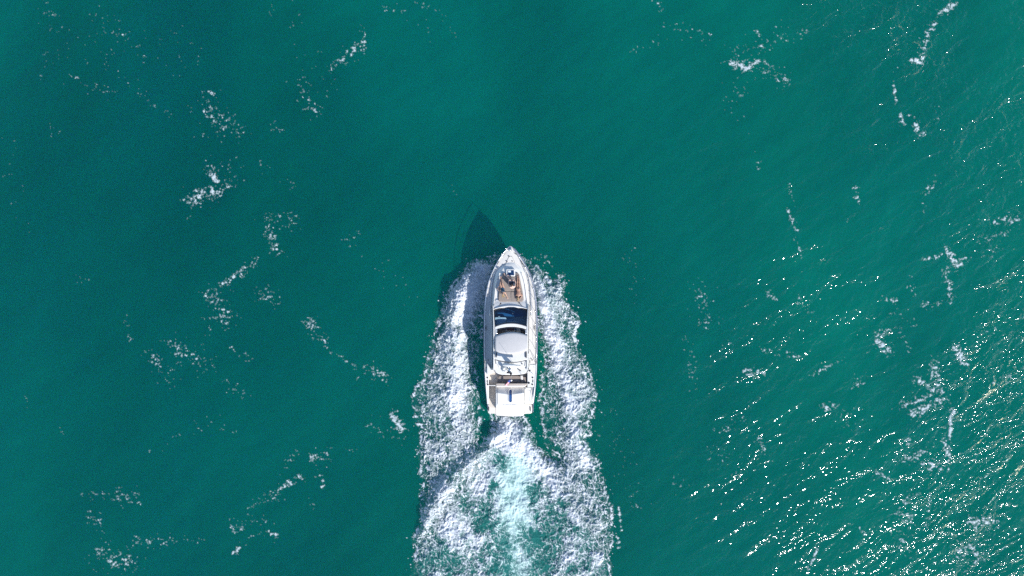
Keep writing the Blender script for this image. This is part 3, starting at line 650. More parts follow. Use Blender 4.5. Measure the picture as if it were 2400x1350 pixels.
# roof: hard shell behind and under the canvas sliding panel
outl = [c2(510,820), c2(1146,806), c3(1078,140), c3(1075,172)]+arc(c3(1070,178), c3(790,222), c3(485,172), 13)[1:-1]+[c3(485,172), c3(478,140)]
ht = slab('hardtop', outl, lambda x, y: ZH-.06-.05*((x-CX)/40)**2, .12, M['gel'], yacht, .03)
bm = bmesh.new(); fr = arc(c2(508,822), c2(824,742), c2(1148,808), 17); rr_ = arc(c2(502,1100), c2(815,1262), c2(1146,1098), 17)
rr_ = [c2(502,1100), c2(540,1130), c2(585,1152), c2(640,1166), c2(700,1176), c2(760,1183), c2(815,1186), c2(880,1185), c2(940,1178), c2(990,1168), c2(1040,1154), c2(1080,1138), c2(1112,1122), c2(1128,1114), c2(1138,1107), c2(1143,1102), c2(1147,1098)]
fr = [(fr[0][0]+(fr[-1][0]-fr[0][0])*((a[0]-rr_[0][0])/(rr_[-1][0]-rr_[0][0])), 0) for a in rr_]
def fy(x): t = (x-c2(508,0)[0])/(c2(1148,0)[0]-c2(508,0)[0]); return c2(0, 822-15*t-290*t*(1-t)*1.0)[1]
rows = []
for i in range(11):
    t = i/10; rw = []
    for j, (a, b) in enumerate(rr_):
        u = 2*(a-rr_[0][0])/(rr_[-1][0]-rr_[0][0])-1; y0 = fy(a)
        rw.append(P(a, y0+(b-y0)*t, ZH-.015+.08*(1-u*u)+.05*math.sin(math.pi*t)-(.02 if i in (0, 10) else 0)))
    rows.append(rw)
rows_bm(bm, rows); o = link('canvas_roof', bm, M['canvas'], yacht, smooth=True)
md = o.modifiers.new('thickness', 'SOLIDIFY'); md.thickness = .03
for x in (498, 506, 1048, 1062):
    slab('roof_vent', [c3(x-4,42), c3(x+5,42), c3(x+5,140 if x < 800 else 150), c3(x-4,140 if x < 800 else 150)], ZH-.02, .05, M['dark'], yacht, .005)
# lower wing of the hardtop (radar arch) and its aft lip
wing = [c3(450,60), c3(452,330), c3(468,385), c3(492,425), c3(540,450), c3(600,462), c3(700,466), c3(810,468), c3(930,462), c3(1010,452), c3(1055,436), c3(1082,390), c3(1098,335), c3(1104,60)]
arch = slab('radar_arch', wing, lambda x, y: 2.98-.06*((x-CX)/42)**2, .14, M['gel'], yacht, .05)
tier = [c3(488,190)]+arc(c3(488,196), c3(790,240), c3(1080,190), 9)[1:-1]+[c3(1080,190), c3(1078,296)]+arc(c3(1078,300), c3(950,345), c3(880,345), 5)[1:]+[c3(680,340), c3(640,300), c3(560,310), c3(495,270)]
slab('arch_top', tier, lambda x, y: 3.04-.05*((x-CX)/42)**2, .1, M['gel'], yacht, .02)
slab('arch_pod', [c3(690,300), c3(870,330), c3(872,450), c3(790,462), c3(670,460), c3(612,400), c3(640,330)], 3.10, .15, M['gel'], yacht, .05)
tube('arch_rim', [P(*c3(*a), 2.93) for a in ((450,330),(466,385),(490,428),(540,455),(600,468),(640,470))], .022, M['dark'], yacht, 6)
tube('arch_rim', [P(*c3(*a), 2.93) for a in ((940,470),(1012,458),(1060,440),(1086,392),(1100,335))], .022, M['dark'], yacht, 6)
slab('arch_recess', [c3(1040,225), c3(1062,225), c3(1062,300), c3(1028,305)], 3.045, .02, M['deck'], yacht, .004)
# open-array radar on its pedestal, dome, horns, searchlight, aerials
bm = bmesh.new(); a = P(*cb(505,440), 3.78); b = P(*cb(1265,530), 3.78)
tube_bm(bm, [a+(b-a)*t for t in (0,.02,.5,.98,1)], [.06,.12,.13,.12,.06], 12)
rad = link('radar_scanner', bm, M['gel'], yacht, smooth=True)
bm = bmesh.new(); c_ = P(*cb(880,500), 3.3); tube_bm(bm, [c_, c_+Vector((0,0,.2)), c_+Vector((0,0,.42))], [.22,.17,.13], 16); link('radar_pedestal', bm, M['gel'], yacht, smooth=True)
dome('satellite_dome', *cb(560,600), 3.28, .13, .14, M['gel'], yacht)
dome('satellite_dome', *cb(640,700), 3.18, .15, .08, M['gel'], yacht)
x, y = cb(820,650); bm = bmesh.new(); p = P(x, y, 3.22); ell_bm(bm, p, (.16,.12,.09)); tube_bm(bm, [p+Vector((-.1,.1,.05)), p+Vector((-.16,.26,.08))], [.03,.07], 10); tube_bm(bm, [p+Vector((.1,.1,.05)), p+Vector((.14,.22,.08))], [.03,.06], 10)
link('horn', bm, M['steel'], yacht, smooth=True)
bm = bmesh.new(); p = P(*cb(860,830), 3.2); ell_bm(bm, p, (.09,.12,.08)); ell_bm(bm, p+Vector((-.22,.1,0)), (.16,.07,.05)); link('searchlight', bm, M['dark'], yacht, smooth=True)
def mast(name, a, za, b, zb, r=.014, m='steel'): return tube(name, [P(*cb(*a), za), P(*cb(*b), zb)], [r, r*.5], M[m], yacht, 6)
mast('aerial', (1290,850), 2.95, (1262,680), 4.9); mast('aerial', (350,545), 2.95, (300,340), 4.7)
mast('aerial', (875,830), 3.0, (870,1000), 3.9, .016)
bm = bmesh.new(); ell_bm(bm, P(*cb(1245,690), 3.05), (.08,.06,.05)); tube_bm(bm, [P(*cb(1245,690), 3.05), P(*cb(1130,610), 3.1)], .022, 6); link('searchlight', bm, M['dark'], yacht, smooth=True)
dome('anchor_light', *cb(870,1105), 2.35, .075, .08, M['white'], yacht)
dome('deck_fitting', *cb(1322,408), 3.07, .05, .04, M['dark'], yacht)
# ---- cockpit
cs = slab('cockpit_floor', [c3(355,300), c3(1085,300), c3(1080,650), c3(355,655)], 1.28, .1, M['beige'], yacht, 0)
for s, pts in ((-1, [c3(278,395), c3(356,395), c3(362,650), c3(362,1010), c3(330,1010), c3(318,880), c3(302,700), c3(288,520)]), (1, [c3(1080,395), c3(1240,395), c3(1232,560), c3(1222,660), c3(1212,740), c3(1205,688), c3(1080,688)])):
    slab('coaming', pts, lambda x, y: zs(min(y, 925))+.04, .5, M['gel'], yacht, .04)
slab('cockpit_side', [c3(322,250), c3(352,250), c3(392,350), c3(440,330), c3(425,390), c3(405,445), c3(360,465), c3(325,465)], 1.95, .8, M['gel'], yacht, .06)
slab('side_step', [c3(322,600), c3(322,470), c3(358,470), c3(358,600)], 1.66, .3, M['gel'], yacht, .03)
slab('side_deck_step', [c3(1110,270), c3(1232,270), c3(1226,400), c3(1085,400)], 1.80, .6, M['gel'], yacht, .05)
sofa = slab('cockpit_sofa', [c3(500,622), c3(512,580), c3(532,505), c3(552,478), c3(640,470), c3(930,468), c3(1072,462), c3(1072,622)], 1.42, .4, M['sofa'], yacht, .03)
for q_ in ([c3(538,510), c3(556,482), c3(935,476), c3(944,490), c3(944,612), c3(508,614)], [c3(952,500), c3(1066,500), c3(1066,612), c3(952,612)]):
    slab('seat_cushion', q_, 1.53, .14, M['taupe'], yacht, .04).parent = sofa
slab('seat_backrest', [c3(498,622), c3(1074,622), c3(1080,650), c3(495,652)], 1.80, .5, M['sofa'], yacht, .04).parent = sofa
slab('cockpit_table', [c3(950,478), c3(996,478), c3(1000,560), c3(952,545)], 1.75, .05, M['warm'], yacht, .02)
tube('table_leg', [P(*c3(974,515), 1.0), P(*c3(974,515), 1.72)], .04, M['steel'], yacht, 8)
bm = bmesh.new(); tube_bm(bm, [P(*c3(372,505), 1.15), P(*c3(392,560), 1.15)], .07, 8); link('folded_towel', bm, M['wood'], yacht, smooth=True)
slab('transom_gate', [c3(356,656), c3(498,656), c3(498,672), c3(356,672)], 1.60, .5, M['gel'], yacht, .02)
slab('aft_bulkhead', [c3(495,654), c3(1080,652), c3(1030,690), c3(1000,694), c3(500,694)], 1.70, .9, M['warm'], yacht, .05)
# ---- garage (engine hatch) with its sun pad, slot, lettering
def gz(x, y):
    v = c3inv(y); return lerp_tab([(690,1.48),(830,1.74),(1030,1.60),(1060,1.5),(1140,1.18)], v)
def c3inv(y): return (y-820)*7.94
gar = slab('garage', [c3(500,694), c3(1022,694), c3(1020,1100), c3(985,1112), c3(880,1140), c3(760,1150), c3(640,1140), c3(545,1112), c3(500,1092)], .98, .6, M['gel'], yacht, .03)
bm = bmesh.new(); rows = []
gr = [(694,1.56),(730,1.60),(790,1.66),(815,1.70),(835,1.71),(900,1.70),(960,1.67),(1030,1.62),(1046,1.60),(1070,1.46),(1095,1.30),(1115,1.15)]
for v, z in [(694+10.5*i, 0) for i in range(41)]:
    rw = []
    for j in range(17):
        u = j/16; a = 500+520*u; e = abs(2*u-1)
        vv = v+(45*(1-e*e)*sstepf((v-1040)/60)); fold = z
        # forward half of the lid is folded down towards the bow in a shallow V
        vb = 800+38*(1-e)
        fold = lerp_tab([(694,1.40),(vb,1.74),(1035,1.64),(1060,1.56),(1115,1.22)], v)
        if e > .93: fold -= .03
        rw.append(P(*c3(a, vv), fold))
    rows.append(rw)
gs = rows
vs = rows_bm(bm, rows)
def skirt(bm, loop, z):
    low = [bm.verts.new((v.co.x, v.co.y, z)) for v in loop]
    for i in range(len(loop)-1): bm.faces.new((loop[i], loop[i+1], low[i+1], low[i]))
skirt(bm, [r[0] for r in vs], .9); skirt(bm, [r[-1] for r in vs], .9); skirt(bm, vs[-1], .9); skirt(bm, vs[0], .9)
lid = link('garage_lid', bm, M['gel'], yacht, smooth=True); lid.data.set_sharp_from_angle(angle=math.radians(7))
def gzz(px_, py_):
    v = c3inv(py_); e = abs(2*((px_-1100)*7.94-500)/520-1); return lerp_tab([(694,1.40),(800+38*(1-e),1.74),(1035,1.64),(1060,1.56),(1115,1.22)], v)
slotp = [c3(740+24+24*math.cos(t), 765-24*math.sin(t)) for t in [math.pi*k/6 for k in range(7)]]+[c3(764-24*math.cos(t), 945+24*math.sin(t)) for t in [math.pi*k/6 for k in range(7)]]
bm = bmesh.new(); rw_ = []
for k in range(25):
    v = 741+228*k/24; h_ = 24*math.sqrt(max(1-max(0, 765-v, v-945)**2/24.5**2, .0)); z_ = gzz(*c3(764, v))+.02
    rw_.append([P(*c3(764-h_, v), z_), P(*c3(764, v), z_), P(*c3(764+h_, v), z_)])
rows_bm(bm, rw_); sl_ = link('lid_slot', bm, M['slot'], yacht); sl_.parent = lid
rimp = [P(a, b, gzz(a, b)+.035) for a, b in [c3(797, v) for v in (945, 900, 870, 845, 838, 830, 800)]+[c3(764+33*math.cos(t), 765-33*math.sin(t)) for t in [math.pi*k/6 for k in range(7)]]+[c3(731, v) for v in (800, 830, 838, 845, 870, 900)]+[c3(764-33*math.cos(t), 945+33*math.sin(t)) for t in [math.pi*k/6 for k in range(7)]]]
tube('slot_rim', rimp+[rimp[0]], .025, M['gel'], yacht, 6).parent = lid
slab('lid_line', [c3(600,1040), c3(908,1040), c3(908,1047), c3(600,1047)], lambda x, y: gzz(x, y)+.006, .01, M['grey'], yacht, 0).parent = lid
slab('lid_latch', [c3(957,1042), c3(978,1024), c3(978,1070)], lambda x, y: gzz(x, y)+.01, .02, M['seam'], yacht, 0).parent = lid
slab('lid_latch', [c3(510,1070), c3(522,1078), c3(535,1096), c3(525,1098)], lambda x, y: gzz(x, y)+.01, .02, M['seam'], yacht, 0).parent = lid
tube('lid_seam', [P(*c3(a, b), gzz(*c3(a, b))+.003) for a, b in ((528,700),(526,800),(526,900),(526,1000),(528,1080))], .012, M['seam'], yacht, 5).parent = lid
tube('lid_seam', [P(*c3(a, b), gzz(*c3(a, b))+.003) for a, b in ((986,700),(988,800),(988,900),(988,1000),(984,1075))], .010, M['warm'], yacht, 5).parent = lid
word = 'MISGEAEIDWAY'
for k, ch in enumerate(word):
    cu = bpy.data.curves.new('letter', 'FONT'); cu.body = ch; cu.size = .12; cu.extrude = .002; cu.align_x = 'CENTER'; cu.align_y = 'CENTER'
    lt = bpy.data.objects.new('letter', cu); C.objects.link(lt)
    lme = bpy.data.meshes.new_from_object(lt.evaluated_get(bpy.context.evaluated_depsgraph_get())); bpy.data.objects.remove(lt)
    lme.materials.clear(); lme.materials.append(M['grey'])
    for v in lme.vertices: v.co.y *= .62
    lt = bpy.data.objects.new('letter', lme); C.objects.link(lt); lt.parent = lid
    a_, b_ = c3(636+244*k/(len(word)-1), 1021); lt.location = P(a_, b_, gzz(a_, b_)+.012)-BO
# left passage, right locker, swim platform
slab('side_passage', [c3(362,674), c3(500,674), c3(500,1100), c3(380,1060), c3(362,1010)], .86, .25, M['beige'], yacht, 0)
slab('passage_rail', [c3(484,674), c3(500,674), c3(500,1090), c3(484,1075)], 1.32, .4, M['warm'], yacht, .02)
slab('side_locker', [c3(1026,692), c3(1210,688), c3(1200,840), c3(1182,1005), c3(1026,1005)], lambda x, y: lerp_tab([(690,1.5),(1005,1.22)], c3inv(y)), .8, M['gel'], yacht, .04)
slab('locker_lid', [c3(1046,764), c3(1156,764), c3(1132,1000), c3(1046,1000)], lambda x, y: lerp_tab([(690,1.53),(1005,1.26)], c3inv(y)), .04, M['gel'], yacht, .02)
slab('locker_step', [c3(1046,702), c3(1160,702), c3(1158,748), c3(1046,748)], 1.53, .04, M['gel'], yacht, .015)
tube('locker_grab', [P(*c3(1166,700), 1.6), P(*c3(1163,850), 1.55), P(*c3(1140,990), 1.35)], .018, M['dark'], yacht, 6)
plat = [c3(332,1008), c3(338,1080), c3(344,1160), c3(352,1178), c3(375,1186), c3(488,1190), c3(492,1215), c3(515,1224), c3(640,1232), c3(790,1240), c3(900,1232), c3(1000,1226), c3(1016,1214), c3(1020,1190), c3(1140,1186), c3(1160,1176), c3(1166,1158), c3(1172,1080), c3(1178,1008)]
slab('swim_platform', plat, .60, .22, M['warm'], yacht, .05)
for a in (362, 1138):
    bm = bmesh.new(); p = P(*c3(a, 1100), .63); tube_bm(bm, [p+Vector((0,.16,0)), p+Vector((0,.13,.05)), p+Vector((0,-.13,.05)), p+Vector((0,-.16,0))], .03, 6); link('platform_cleat', bm, M['dark'], yacht, smooth=True)
tube('platform_seam', [P(*c3(490,1092), .604), P(*c3(490,1186), .604)], .008, M['seam'], yacht, 5)
tube('platform_seam', [P(*c3(1020,1010), .604), P(*c3(1022,1186), .604)], .008, M['seam'], yacht, 5)
# ---- deck fittings
fit = [((335,518),.07),((343,646),.07),((1177,516),.07),((1173,645),.07),((1108,617),.09),((1121,386),.085),((350,188),.05),((1170,188),.055),((317,330),.05),((1202,320),.04)]
for (a, b), r in fit:
    x, y = c3(a, b); dome('deck_filler', x, y, max(zs(min(y, 925))+.05, 0)+(.08 if (a, b) in ((1121,386),(1170,188),(350,188)) else 0), r, .05, M['dark'], yacht)
for a, b in ((336,590),(1184,583)):
    x, y = c3(a, b); slab('fairlead', [c3(a-7,b-26), c3(a+7,b-26), c3(a+7,b+26), c3(a-7,b+26)], zs(y)+.075, .04, M['dark'], yacht, .01)
def cleat(x, y, ang, l=.2):
    z = deckz(x, y)+.06; p = P(x, y, z); d = Vector((math.cos(ang), math.sin(ang), 0))
    bm = bmesh.new(); tube_bm(bm, [p-d*l+Vector((0,0,.05)), p-d*l*.5+Vector((0,0,.06)), p+d*l*.5+Vector((0,0,.06)), p+d*l+Vector((0,0,.05))], [.012,.022,.022,.012], 6)
    for t in (-.4, .4): tube_bm(bm, [p+d*l*t, p+d*l*t+Vector((0,0,.06))], .018, 6)
    return link('cleat', bm, M['dark'], yacht, smooth=True)
x, y = c1(1048,480); cleat(x, y, -1.05, .26); x, y = c1(1092,552); cleat(x, y, .5, .08)
x, y = c1(565,480); cleat(x, y, 1.05, .2); x, y = c1(915,298); cleat(x, y, -.6, .12); x, y = c1(690,300); cleat(x, y, .9, .12)
x, y = c2(1292,665); cleat(x, y, 1.57, .22); x, y = c2(330,665); cleat(x, y, 1.57, .2)
x, y = c2(1198,1330); cleat(x, y, 1.57, .15)
# fender boards / white fenders on the left side deck seen catching the light
# bow rail: top tube, lower wire and stanchions on both sides
for s in (-1, 1):
    yy = [578,584,592,602,615,630,648,668,690,715,740,765,790,815,838,852]
    tp = [P(CX+s*max(W(y)-1.0, 1.0), y, zs(y)+(.62 if y < 838 else .62-.5*(y-838)/14)) for y in yy]
    tp = [P(CX, 577.5, 3.02)]+tp
    tube('bow_rail', tp, .021, M['steel'], yacht, 7)
    for y in (586,602,626,650,676,702,730,760,788,818,840):
        b = P(CX+s*(W(y)-3.6), y, zs(y)+.03); t = P(CX+s*(W(y)-1.0), y-2.2, zs(y-2)+.61)
        tube('stanchion', [b, t], .014, M['steel'], yacht, 6)
        bm = bmesh.new(); ell_bm(bm, b+Vector((0,0,.01)), (.045,.045,.02), seg=8); link('stanchion_base', bm, M['steel'], yacht, smooth=True)
    tube('guard_wire', [P(CX+s*max(W(y)-2.2, .8), y, zs(y)+.33) for y in yy[1:-2]], .007, M['steel'], yacht, 5)
# handrail down the aft quarter and a boat hook lashed on the left rail
tube('quarter_rail', [P(*c3(1124,390), 1.95), P(*c3(1150,420), 2.3), P(*c3(1192,462), 1.8)], .018, M['steel'], yacht, 6)
tube('quarter_rail', [P(*c3(1102,330), 2.9), P(*c3(1132,285), 2.0)], .022, M['steel'], yacht, 6)
# small light fittings that show along the left deck edge
# ensign
ens = tube('ensign_staff', [P(*cb(868,1085), 2.25), P(*cb(700,1250), 1.85)], .014, M['steel'], yacht, 6)
d0 = P(*cb(850,1052), 2.32); d1 = P(*cb(655,1335), 1.78); n_ = (d1-d0).normalized(); s_ = Vector((n_.y, -n_.x, .35)).normalized()
def flagpiece(nm, u0, u1, v0, v1, mt, off=0):
    bm = bmesh.new(); rows = []
    for i in range(9):
        u = u0+(u1-u0)*i/8; rw = []
        for j in range(4):
            v = v0+(v1-v0)*j/3; wv = .05*math.sin(u*11+v*4)
            rw.append(d0+(d1-d0)*u+s_*((v-.5)*.17*(.8+.3*u)+wv*.35)+Vector((0,0,wv*.6+off)))
        rows.append(rw)
    rows_bm(bm, rows); o = link(nm, bm, mt, yacht, smooth=True); md = o.modifiers.new('t', 'SOLIDIFY'); md.thickness = .004; o.parent = ens; return o
for k in range(7):
    flagpiece('flag_stripe', .0, 1, k/7, (k+1)/7, M['red'] if k % 2 == 0 else M['white'])
flagpiece('flag_canton', .0, .48, -.03, 1.03, M['blue'], .012)

# ------------------------------------------------------------------ people on the sun pad
def seg(bm, a, ra, b, rb, n=12):
    a = Vector(a); b = Vector(b); d = b-a; L_ = max(d.length, 1e-4)
    tube_bm(bm, [a, a+d*.33, a+d*.66, b], [ra, ra+(rb-ra)*.33, ra+(rb-ra)*.66, rb], n)
    ell_bm(bm, a, (ra,)*3, seg=n); ell_bm(bm, b, (rb,)*3, seg=n)
def chain(bm, *pr):
    for (a, ra), (b, rb) in zip(pr, pr[1:]): seg(bm, a, ra, b, rb)
def rotm(zdir, xdir):
    z = Vector(zdir).normalized(); x = Vector(xdir); x = (x-z*x.dot(z)).normalized(); y = z.cross(x)
    return Matrix((x, y, z)).transposed()
def hand(bm, wrist, d, palm_n, side=1, curl=.35):
    """palm, four fingers of unequal length with a knuckle bend, thumb from the side"""
    w_ = Vector(wrist); d = Vector(d).normalized(); n_ = Vector(palm_n); n_ = (n_-d*n_.dot(d)).normalized(); t = d.cross(n_)*side
    R_ = rotm(d, t); ell_bm(bm, w_+d*.05, (.040,.016,.052), R_, 12)
    for i, l in enumerate((.062,.072,.067,.052)):
        p = w_+d*.085+t*(.028-.0187*i); q1 = p+(d+n_*curl*.4+t*(.10-.07*i)).normalized()*l*.55; q2 = q1+(d*.9+n_*curl).normalized()*l*.5
        seg(bm, p-d*.02, .0105, q1, .0095, 8); seg(bm, q1, .0095, q2, .0078, 8)
    p = w_+d*.03+t*.032; q1 = p+(d*.6+t*.8+n_*.2).normalized()*.036; q2 = q1+(d*.9+t*.35+n_*.3).normalized()*.03
    seg(bm, p, .014, q1, .0115, 8); seg(bm, q1, .0115, q2, .009, 8)
def foot(bm, ankle, d, up):
    a = Vector(ankle); d = Vector(d).normalized(); u = Vector(up); u = (u-d*u.dot(d)).normalized(); t = d.cross(u)
    seg(bm, a-u*.03-d*.04, .03, a+d*.10-u*.035, .028); ell_bm(bm, a+d*.13-u*.038, (.044,.05,.019), rotm(d, t).__matmul__(Matrix.Identity(3)), 12) if False else ell_bm(bm, a+d*.13-u*.04, (.042,.018,.055), rotm(d, t), 12)
    for i in range(5):
        p = a+d*.17-u*.042+t*(-.032+.016*i)*-1; seg(bm, p-d*.02, .011, p+d*(.022-.003*i), .0095-.0008*i, 8)
def head(bm, c, up, face, ears=True):
    """up: crown direction, face: direction the face looks"""
    c = Vector(c); u = Vector(up).normalized(); f = Vector(face); f = (f-u*f.dot(u)).normalized(); t = u.cross(f); R_ = rotm(u, t)
    ell_bm(bm, c+u*.012, (.073,.090,.100), R_, 18)
    ell_bm(bm, c-u*.05+f*.022, (.052,.062,.060), R_, 14)          # jaw
    seg(bm, c+f*.088+u*.005, .010, c+f*.104-u*.028, .014, 8)       # nose
    ell_bm(bm, c+f*.084-u*.058, (.024,.010,.008), R_, 10)          # lips
    ell_bm(bm, c+f*.083+u*.022, (.055,.010,.009), R_, 10)          # brow
    for s in (-1, 1):
        ell_bm(bm, c+t*s*.076-u*.008-f*.006, (.009,.018,.030), R_, 10)
    return u, f, t
def finish(bm, name, m, parent, vox=.008, sm=3, org=None):
    o = link(name, bm, m, parent, smooth=True, origin=org)
    r = o.modifiers.new('r', 'REMESH'); r.mode = 'VOXEL'; r.voxel_size = vox; r.use_smooth_shade = True
    s = o.modifiers.new('s', 'SMOOTH'); s.factor = .5; s.iterations = sm
    dg = bpy.context.evaluated_depsgraph_get(); dg.update(); nm = bpy.data.meshes.new_from_object(o.evaluated_get(dg))
    o.modifiers.clear(); old = o.data; o.data = nm; nm.name = name; bpy.data.meshes.remove(old)
    for p in nm.polygons: p.use_smooth = True
    return o
def eyes(c, u, f, t, par, org):
    for s in (-1, 1):
        bm = bmesh.new(); ell_bm(bm, Vector(c)+f*.086+t*s*.031+u*.004, (.013,.010,.009), seg=10); link('eye', bm, M['eye'], par, smooth=True, origin=org)
ZT = 2.60
def Q(a, b, h=0): return P(*c4(a, b), ZT+h)
V3 = Vector
# --- woman lying face down along the right side of the pad
org = Q(970, 850); pA = empty('person', org)
tag(pA, 'tanned person in black bikini lying face down along right edge of sun pad', 'person')
bm = bmesh.new()
hip = Q(968, 840, .12); wst = Q(975, 925, .115); chs = Q(985, 1010, .125); sho = Q(985, 1070, .13); nk = Q(970, 1120, .15); hd = Q(962, 1175, .16)
for s, kn, an in ((-1, Q(938, 645, .065), Q(938, 475, .075)), (1, Q(1000, 645, .065), Q(992, 480, .075))):
    hj = hip+V3((s*.085, .03, -.01)); chain(bm, (hj, .098), ((hj+kn)/2, .080), (kn, .056)); chain(bm, (kn, .055), (kn+(an-kn)*.3+V3((0,0,.012)), .058), (kn+(an-kn)*.7, .042), (an, .032))
    ell_bm(bm, hip+V3((s*.072, .0, .055)), (.088,.105,.075), seg=14)
    foot(bm, an+V3((0,.02,-.01)), (s*.12, 1, -.25), (0, -.3, -1))
    # shoulders, arms folded beside the head
    sj = sho+V3((s*.165, .02, .0)); el = Q(*(( 885, 1105) if s < 0 else (1105, 1075)), .05)+V3((0,.0,0)); wr = Q(*((925, 1195) if s < 0 else (1040, 1190)), .045)
    chain(bm, (sj, .058), ((sj+el)/2, .047), (el, .038)); chain(bm, (el, .038), ((el+wr)/2, .034), (wr, .024)); hand(bm, wr, V3((-s*.75, -.6, 0)), (0, 0, -1), s)
chain(bm, (hip, .13), (wst, .105), (chs, .12), (sho, .10))
for s in (-1, 1):
    chain(bm, (wst+V3((s*.055,0,0)), .085), (chs+V3((s*.08,0,0)), .092), (sho+V3((s*.10,0,.0)), .078)); seg(bm, sho+V3((s*.04,0,.03)), .07, sho+V3((s*.165,.01,.01)), .055)
    seg(bm, hip+V3((s*.05,0,0)), .115, wst+V3((s*.045,0,0)), .09)
seg(bm, sho+V3((0,0,.02)), .07, nk, .056); seg(bm, nk, .055, hd, .055)
u, f, t = head(bm, hd, (0, -1, .05), (.55, 0, -.8))
bA = finish(bm, 'body', M['skin_tan'], pA, org=org); eyes(hd, u, f, t, pA, org)
bm = bmesh.new(); ell_bm(bm, hd+V3((-.01,-.012,.02)), (.085,.108,.088), seg=18); ell_bm(bm, hd+V3((0,-.13,.05)), (.05,.05,.05), seg=14)
for k in range(9):
    a = hd+V3((-.05+.012*k, -.06, .05)); seg(bm, a, .02, hd+V3((-.07+.02*k+random.uniform(-.02,.02), -.22-random.random()*.07, -.0)), .012, 8)
finish(bm, 'hair', M['blond'], pA, .007, 2, org)
bm = bmesh.new()
for s in (-1, 1): ell_bm(bm, hip+V3((s*.045,.0,.073)), (.062,.075,.066), seg=14)
chain(bm, (hip+V3((-.19,-.02,.03)), .02), (hip+V3((-.1,-.05,.11)), .02), (hip+V3((0,-.055,.12)), .02), (hip+V3((.1,-.05,.11)), .02), (hip+V3((.19,-.02,.03)), .02))
seg(bm, hip+V3((0,.0,.08)), .04, hip+V3((0,.13,-.02)), .03)
finish(bm, 'bikini_bottom', M['swim_black'], pA, .007, 1, org)
bm = bmesh.new(); chain(bm, (chs+V3((-.175,.0,-.02)), .012), (chs+V3((-.10,0,.089)), .012), (chs+V3((0,0,.118)), .012), (chs+V3((.10,0,.089)), .012), (chs+V3((.175,0,-.02)), .012))
finish(bm, 'bikini_top', M['swim_black'], pA, .006, 1, org)
# --- man sitting up in the middle with knees raised, seen from above and behind
org = Q(770, 810); pB = empty('person', org)
tag(pB, 'dark haired person in navy shorts sitting with knees raised in middle of sun pad', 'person')
bm = bmesh.new()
pel = Q(772, 800, .12); wst = Q(770, 800, .28); chs = Q(768, 795, .46); sho = Q(765, 780, .57); nk = Q(758, 760, .66); hd = Q(745, 722, .76)
chain(bm, (pel, .13), (wst, .115), (chs, .125), (sho, .09))
for s, kx, ax_ in ((-1, Q(690, 545, .34), Q(520, 370, .09)), (1, Q(790, 560, .34), Q(655, 430, .09))):
    side_ = V3((s*.10, s*.02, 0))
    seg(bm, pel+side_*.5, .12, wst+side_*.5, .105); seg(bm, wst+side_*.6, .10, chs+side_*.9, .10); seg(bm, chs+side_*.9, .10, sho+side_*1.1, .07)
    sj = sho+V3((s*.185, s*.03, -.01)); seg(bm, sho, .075, sj, .066)
    hj = pel+side_+V3((0,.05,0)); chain(bm, (hj, .10), ((hj+kx)/2, .082), (kx, .060)); chain(bm, (kx, .058), (kx+(ax_-kx)*.3, .06), (kx+(ax_-kx)*.7, .045), (ax_, .036))
    dd = (ax_-kx); foot(bm, ax_, V3((dd.x, dd.y, 0)).normalized()+V3((0,0,.15)), (0, 0, 1))
    if s > 0: el = Q(880, 640, .38); wr = Q(850, 560, .40); hdir = V3((-.4, 1, -.1))
    else: el = Q(625, 690, .34); wr = Q(640, 585, .40); hdir = V3((.5, 1, -.1))
    chain(bm, (sj, .060), ((sj+el)/2, .050), (el, .040)); chain(bm, (el, .040), ((el+wr)/2, .038), (wr, .027)); hand(bm, wr, hdir, (0, 0, -1), -s)
seg(bm, sho, .08, nk, .058); seg(bm, nk, .057, hd, .06)
u, f, t = head(bm, hd, (-.05, .22, 1), (-.3, 1, -.2))
finish(bm, 'body', M['skin_pale'], pB, org=org); eyes(hd, u, f, t, pB, org)
bm = bmesh.new(); ell_bm(bm, hd+u*.03-f*.014, (.086,.1,.092), rotm(u, t), 18); finish(bm, 'hair', M['brown'], pB, .007, 2, org)
bm = bmesh.new(); seg(bm, pel+V3((-.06,0,0)), .135, pel+V3((.06,0,0)), .135)
seg(bm, pel+V3((-.05,0,.06)), .128, pel+V3((.05,0,.06)), .128)
for s, kx in ((-1, Q(690, 545, .34)), (1, Q(790, 560, .34))):
    hj = pel+V3((s*.10, .05, 0)); e_ = hj+(kx-hj)*.82; chain(bm, (hj, .118), ((hj+e_)/2, .106), (e_, .098))
finish(bm, 'shorts', M['shorts'], pB, .008, 2, org)
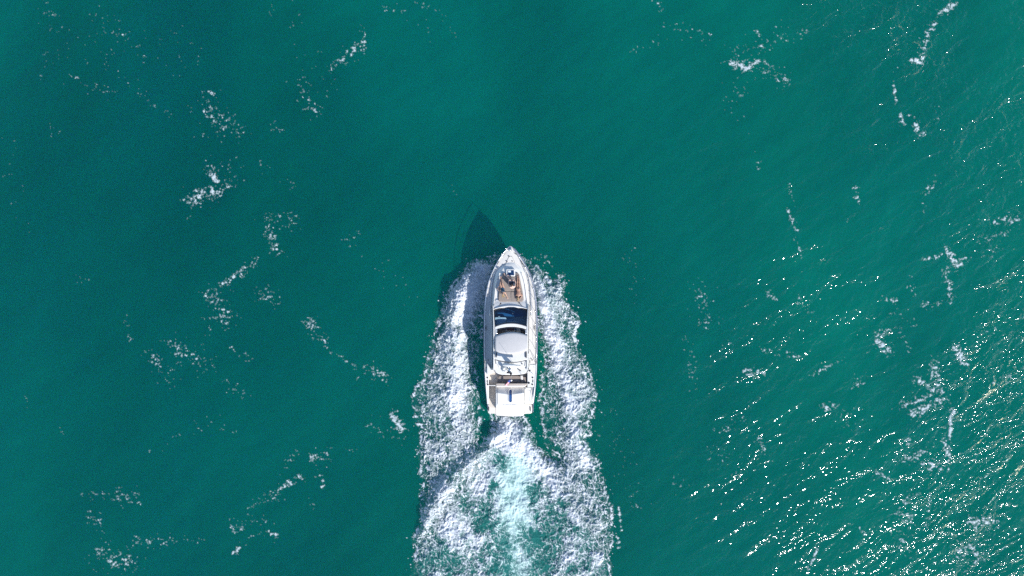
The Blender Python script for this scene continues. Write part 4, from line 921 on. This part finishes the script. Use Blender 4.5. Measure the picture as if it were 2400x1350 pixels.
# --- woman reclining on the left, propped on her elbows, one arm out
org = Q(430, 880); pC = empty('person', org)
tag(pC, 'blond person in dark teal swimsuit reclining on left edge of sun pad, arm stretched', 'person')
bm = bmesh.new()
hip = Q(425, 850, .12); wst = Q(425, 905, .17); chs = Q(432, 955, .26); sho = Q(432, 985, .33); nk = Q(432, 1010, .40); hd = Q(432, 1035, .48)
chain(bm, (hip, .125), (wst, .10), (chs, .115), (sho, .085))
for s, kn, an in ((-1, Q(335, 690, .16), Q(345, 560, .06)), (1, Q(412, 660, .20), Q(365, 500, .06))):
    hj = hip+V3((s*.085, .03, -.01)); chain(bm, (hj, .10), ((hj+kn)/2, .08), (kn, .057)); chain(bm, (kn, .055), (kn+(an-kn)*.3, .057), (kn+(an-kn)*.7, .042), (an, .032))
    foot(bm, an, (-.15, 1, .25), (0, -.2, 1))
    seg(bm, hip+V3((s*.05,0,0)), .11, wst+V3((s*.04,0,0)), .085); seg(bm, wst+V3((s*.05,0,0)), .085, chs+V3((s*.075,0,0)), .09); seg(bm, chs+V3((s*.075,0,0)), .09, sho+V3((s*.10,0,0)), .065)
    sj = sho+V3((s*.165, .0, -.01)); seg(bm, sho, .07, sj, .056)
    if s > 0: el = Q(548, 1075, .10); wr = Q(585, 1150, .04); hd_ = V3((.35, -1, -.05))
    else: el = Q(235, 850, .20); wr = Q(308, 745, .10); hd_ = V3((.3, 1, -.1))
    chain(bm, (sj, .056), ((sj+el)/2, .045), (el, .037)); chain(bm, (el, .037), ((el+wr)/2, .033), (wr, .023)); hand(bm, wr, hd_, (0, 0, -1), s)
seg(bm, sho, .065, nk, .05); seg(bm, nk, .05, hd, .055)
u, f, t = head(bm, hd, (.05, -.55, .8), (-.2, .8, .5))
finish(bm, 'body', M['skin_mid'], pC, org=org); eyes(hd, u, f, t, pC, org)
bm = bmesh.new(); ell_bm(bm, hd+u*.02-f*.028, (.085,.088,.098), rotm(u, t), 18)
for k in range(12):
    a = hd+V3((-.06+.011*k, -.05, -.0)); seg(bm, a, .022, hd+V3((-.07+.02*k, -.18-random.random()*.12, -.22-random.random()*.1)), .014, 8)
finish(bm, 'hair', M['blond'], pC, .007, 2, org)
bm = bmesh.new(); seg(bm, hip+V3((-.05,.02,0)), .118, wst+V3((-.04,0,0)), .093); seg(bm, hip+V3((.05,.02,0)), .118, wst+V3((.04,0,0)), .093); seg(bm, hip, .133, wst, .108); seg(bm, wst, .108, chs, .123)
for s in (-1, 1): seg(bm, wst+V3((s*.05,0,0)), .092, chs+V3((s*.07,0,.0)), .098); ell_bm(bm, chs+V3((s*.065,.04,.07)), (.06,.06,.055), seg=14); seg(bm, chs+V3((s*.07,.03,.09)), .014, sho+V3((s*.09,-.01,.07)), .012, 8)
finish(bm, 'swimsuit', M['swim_teal'], pC, .007, 2, org)
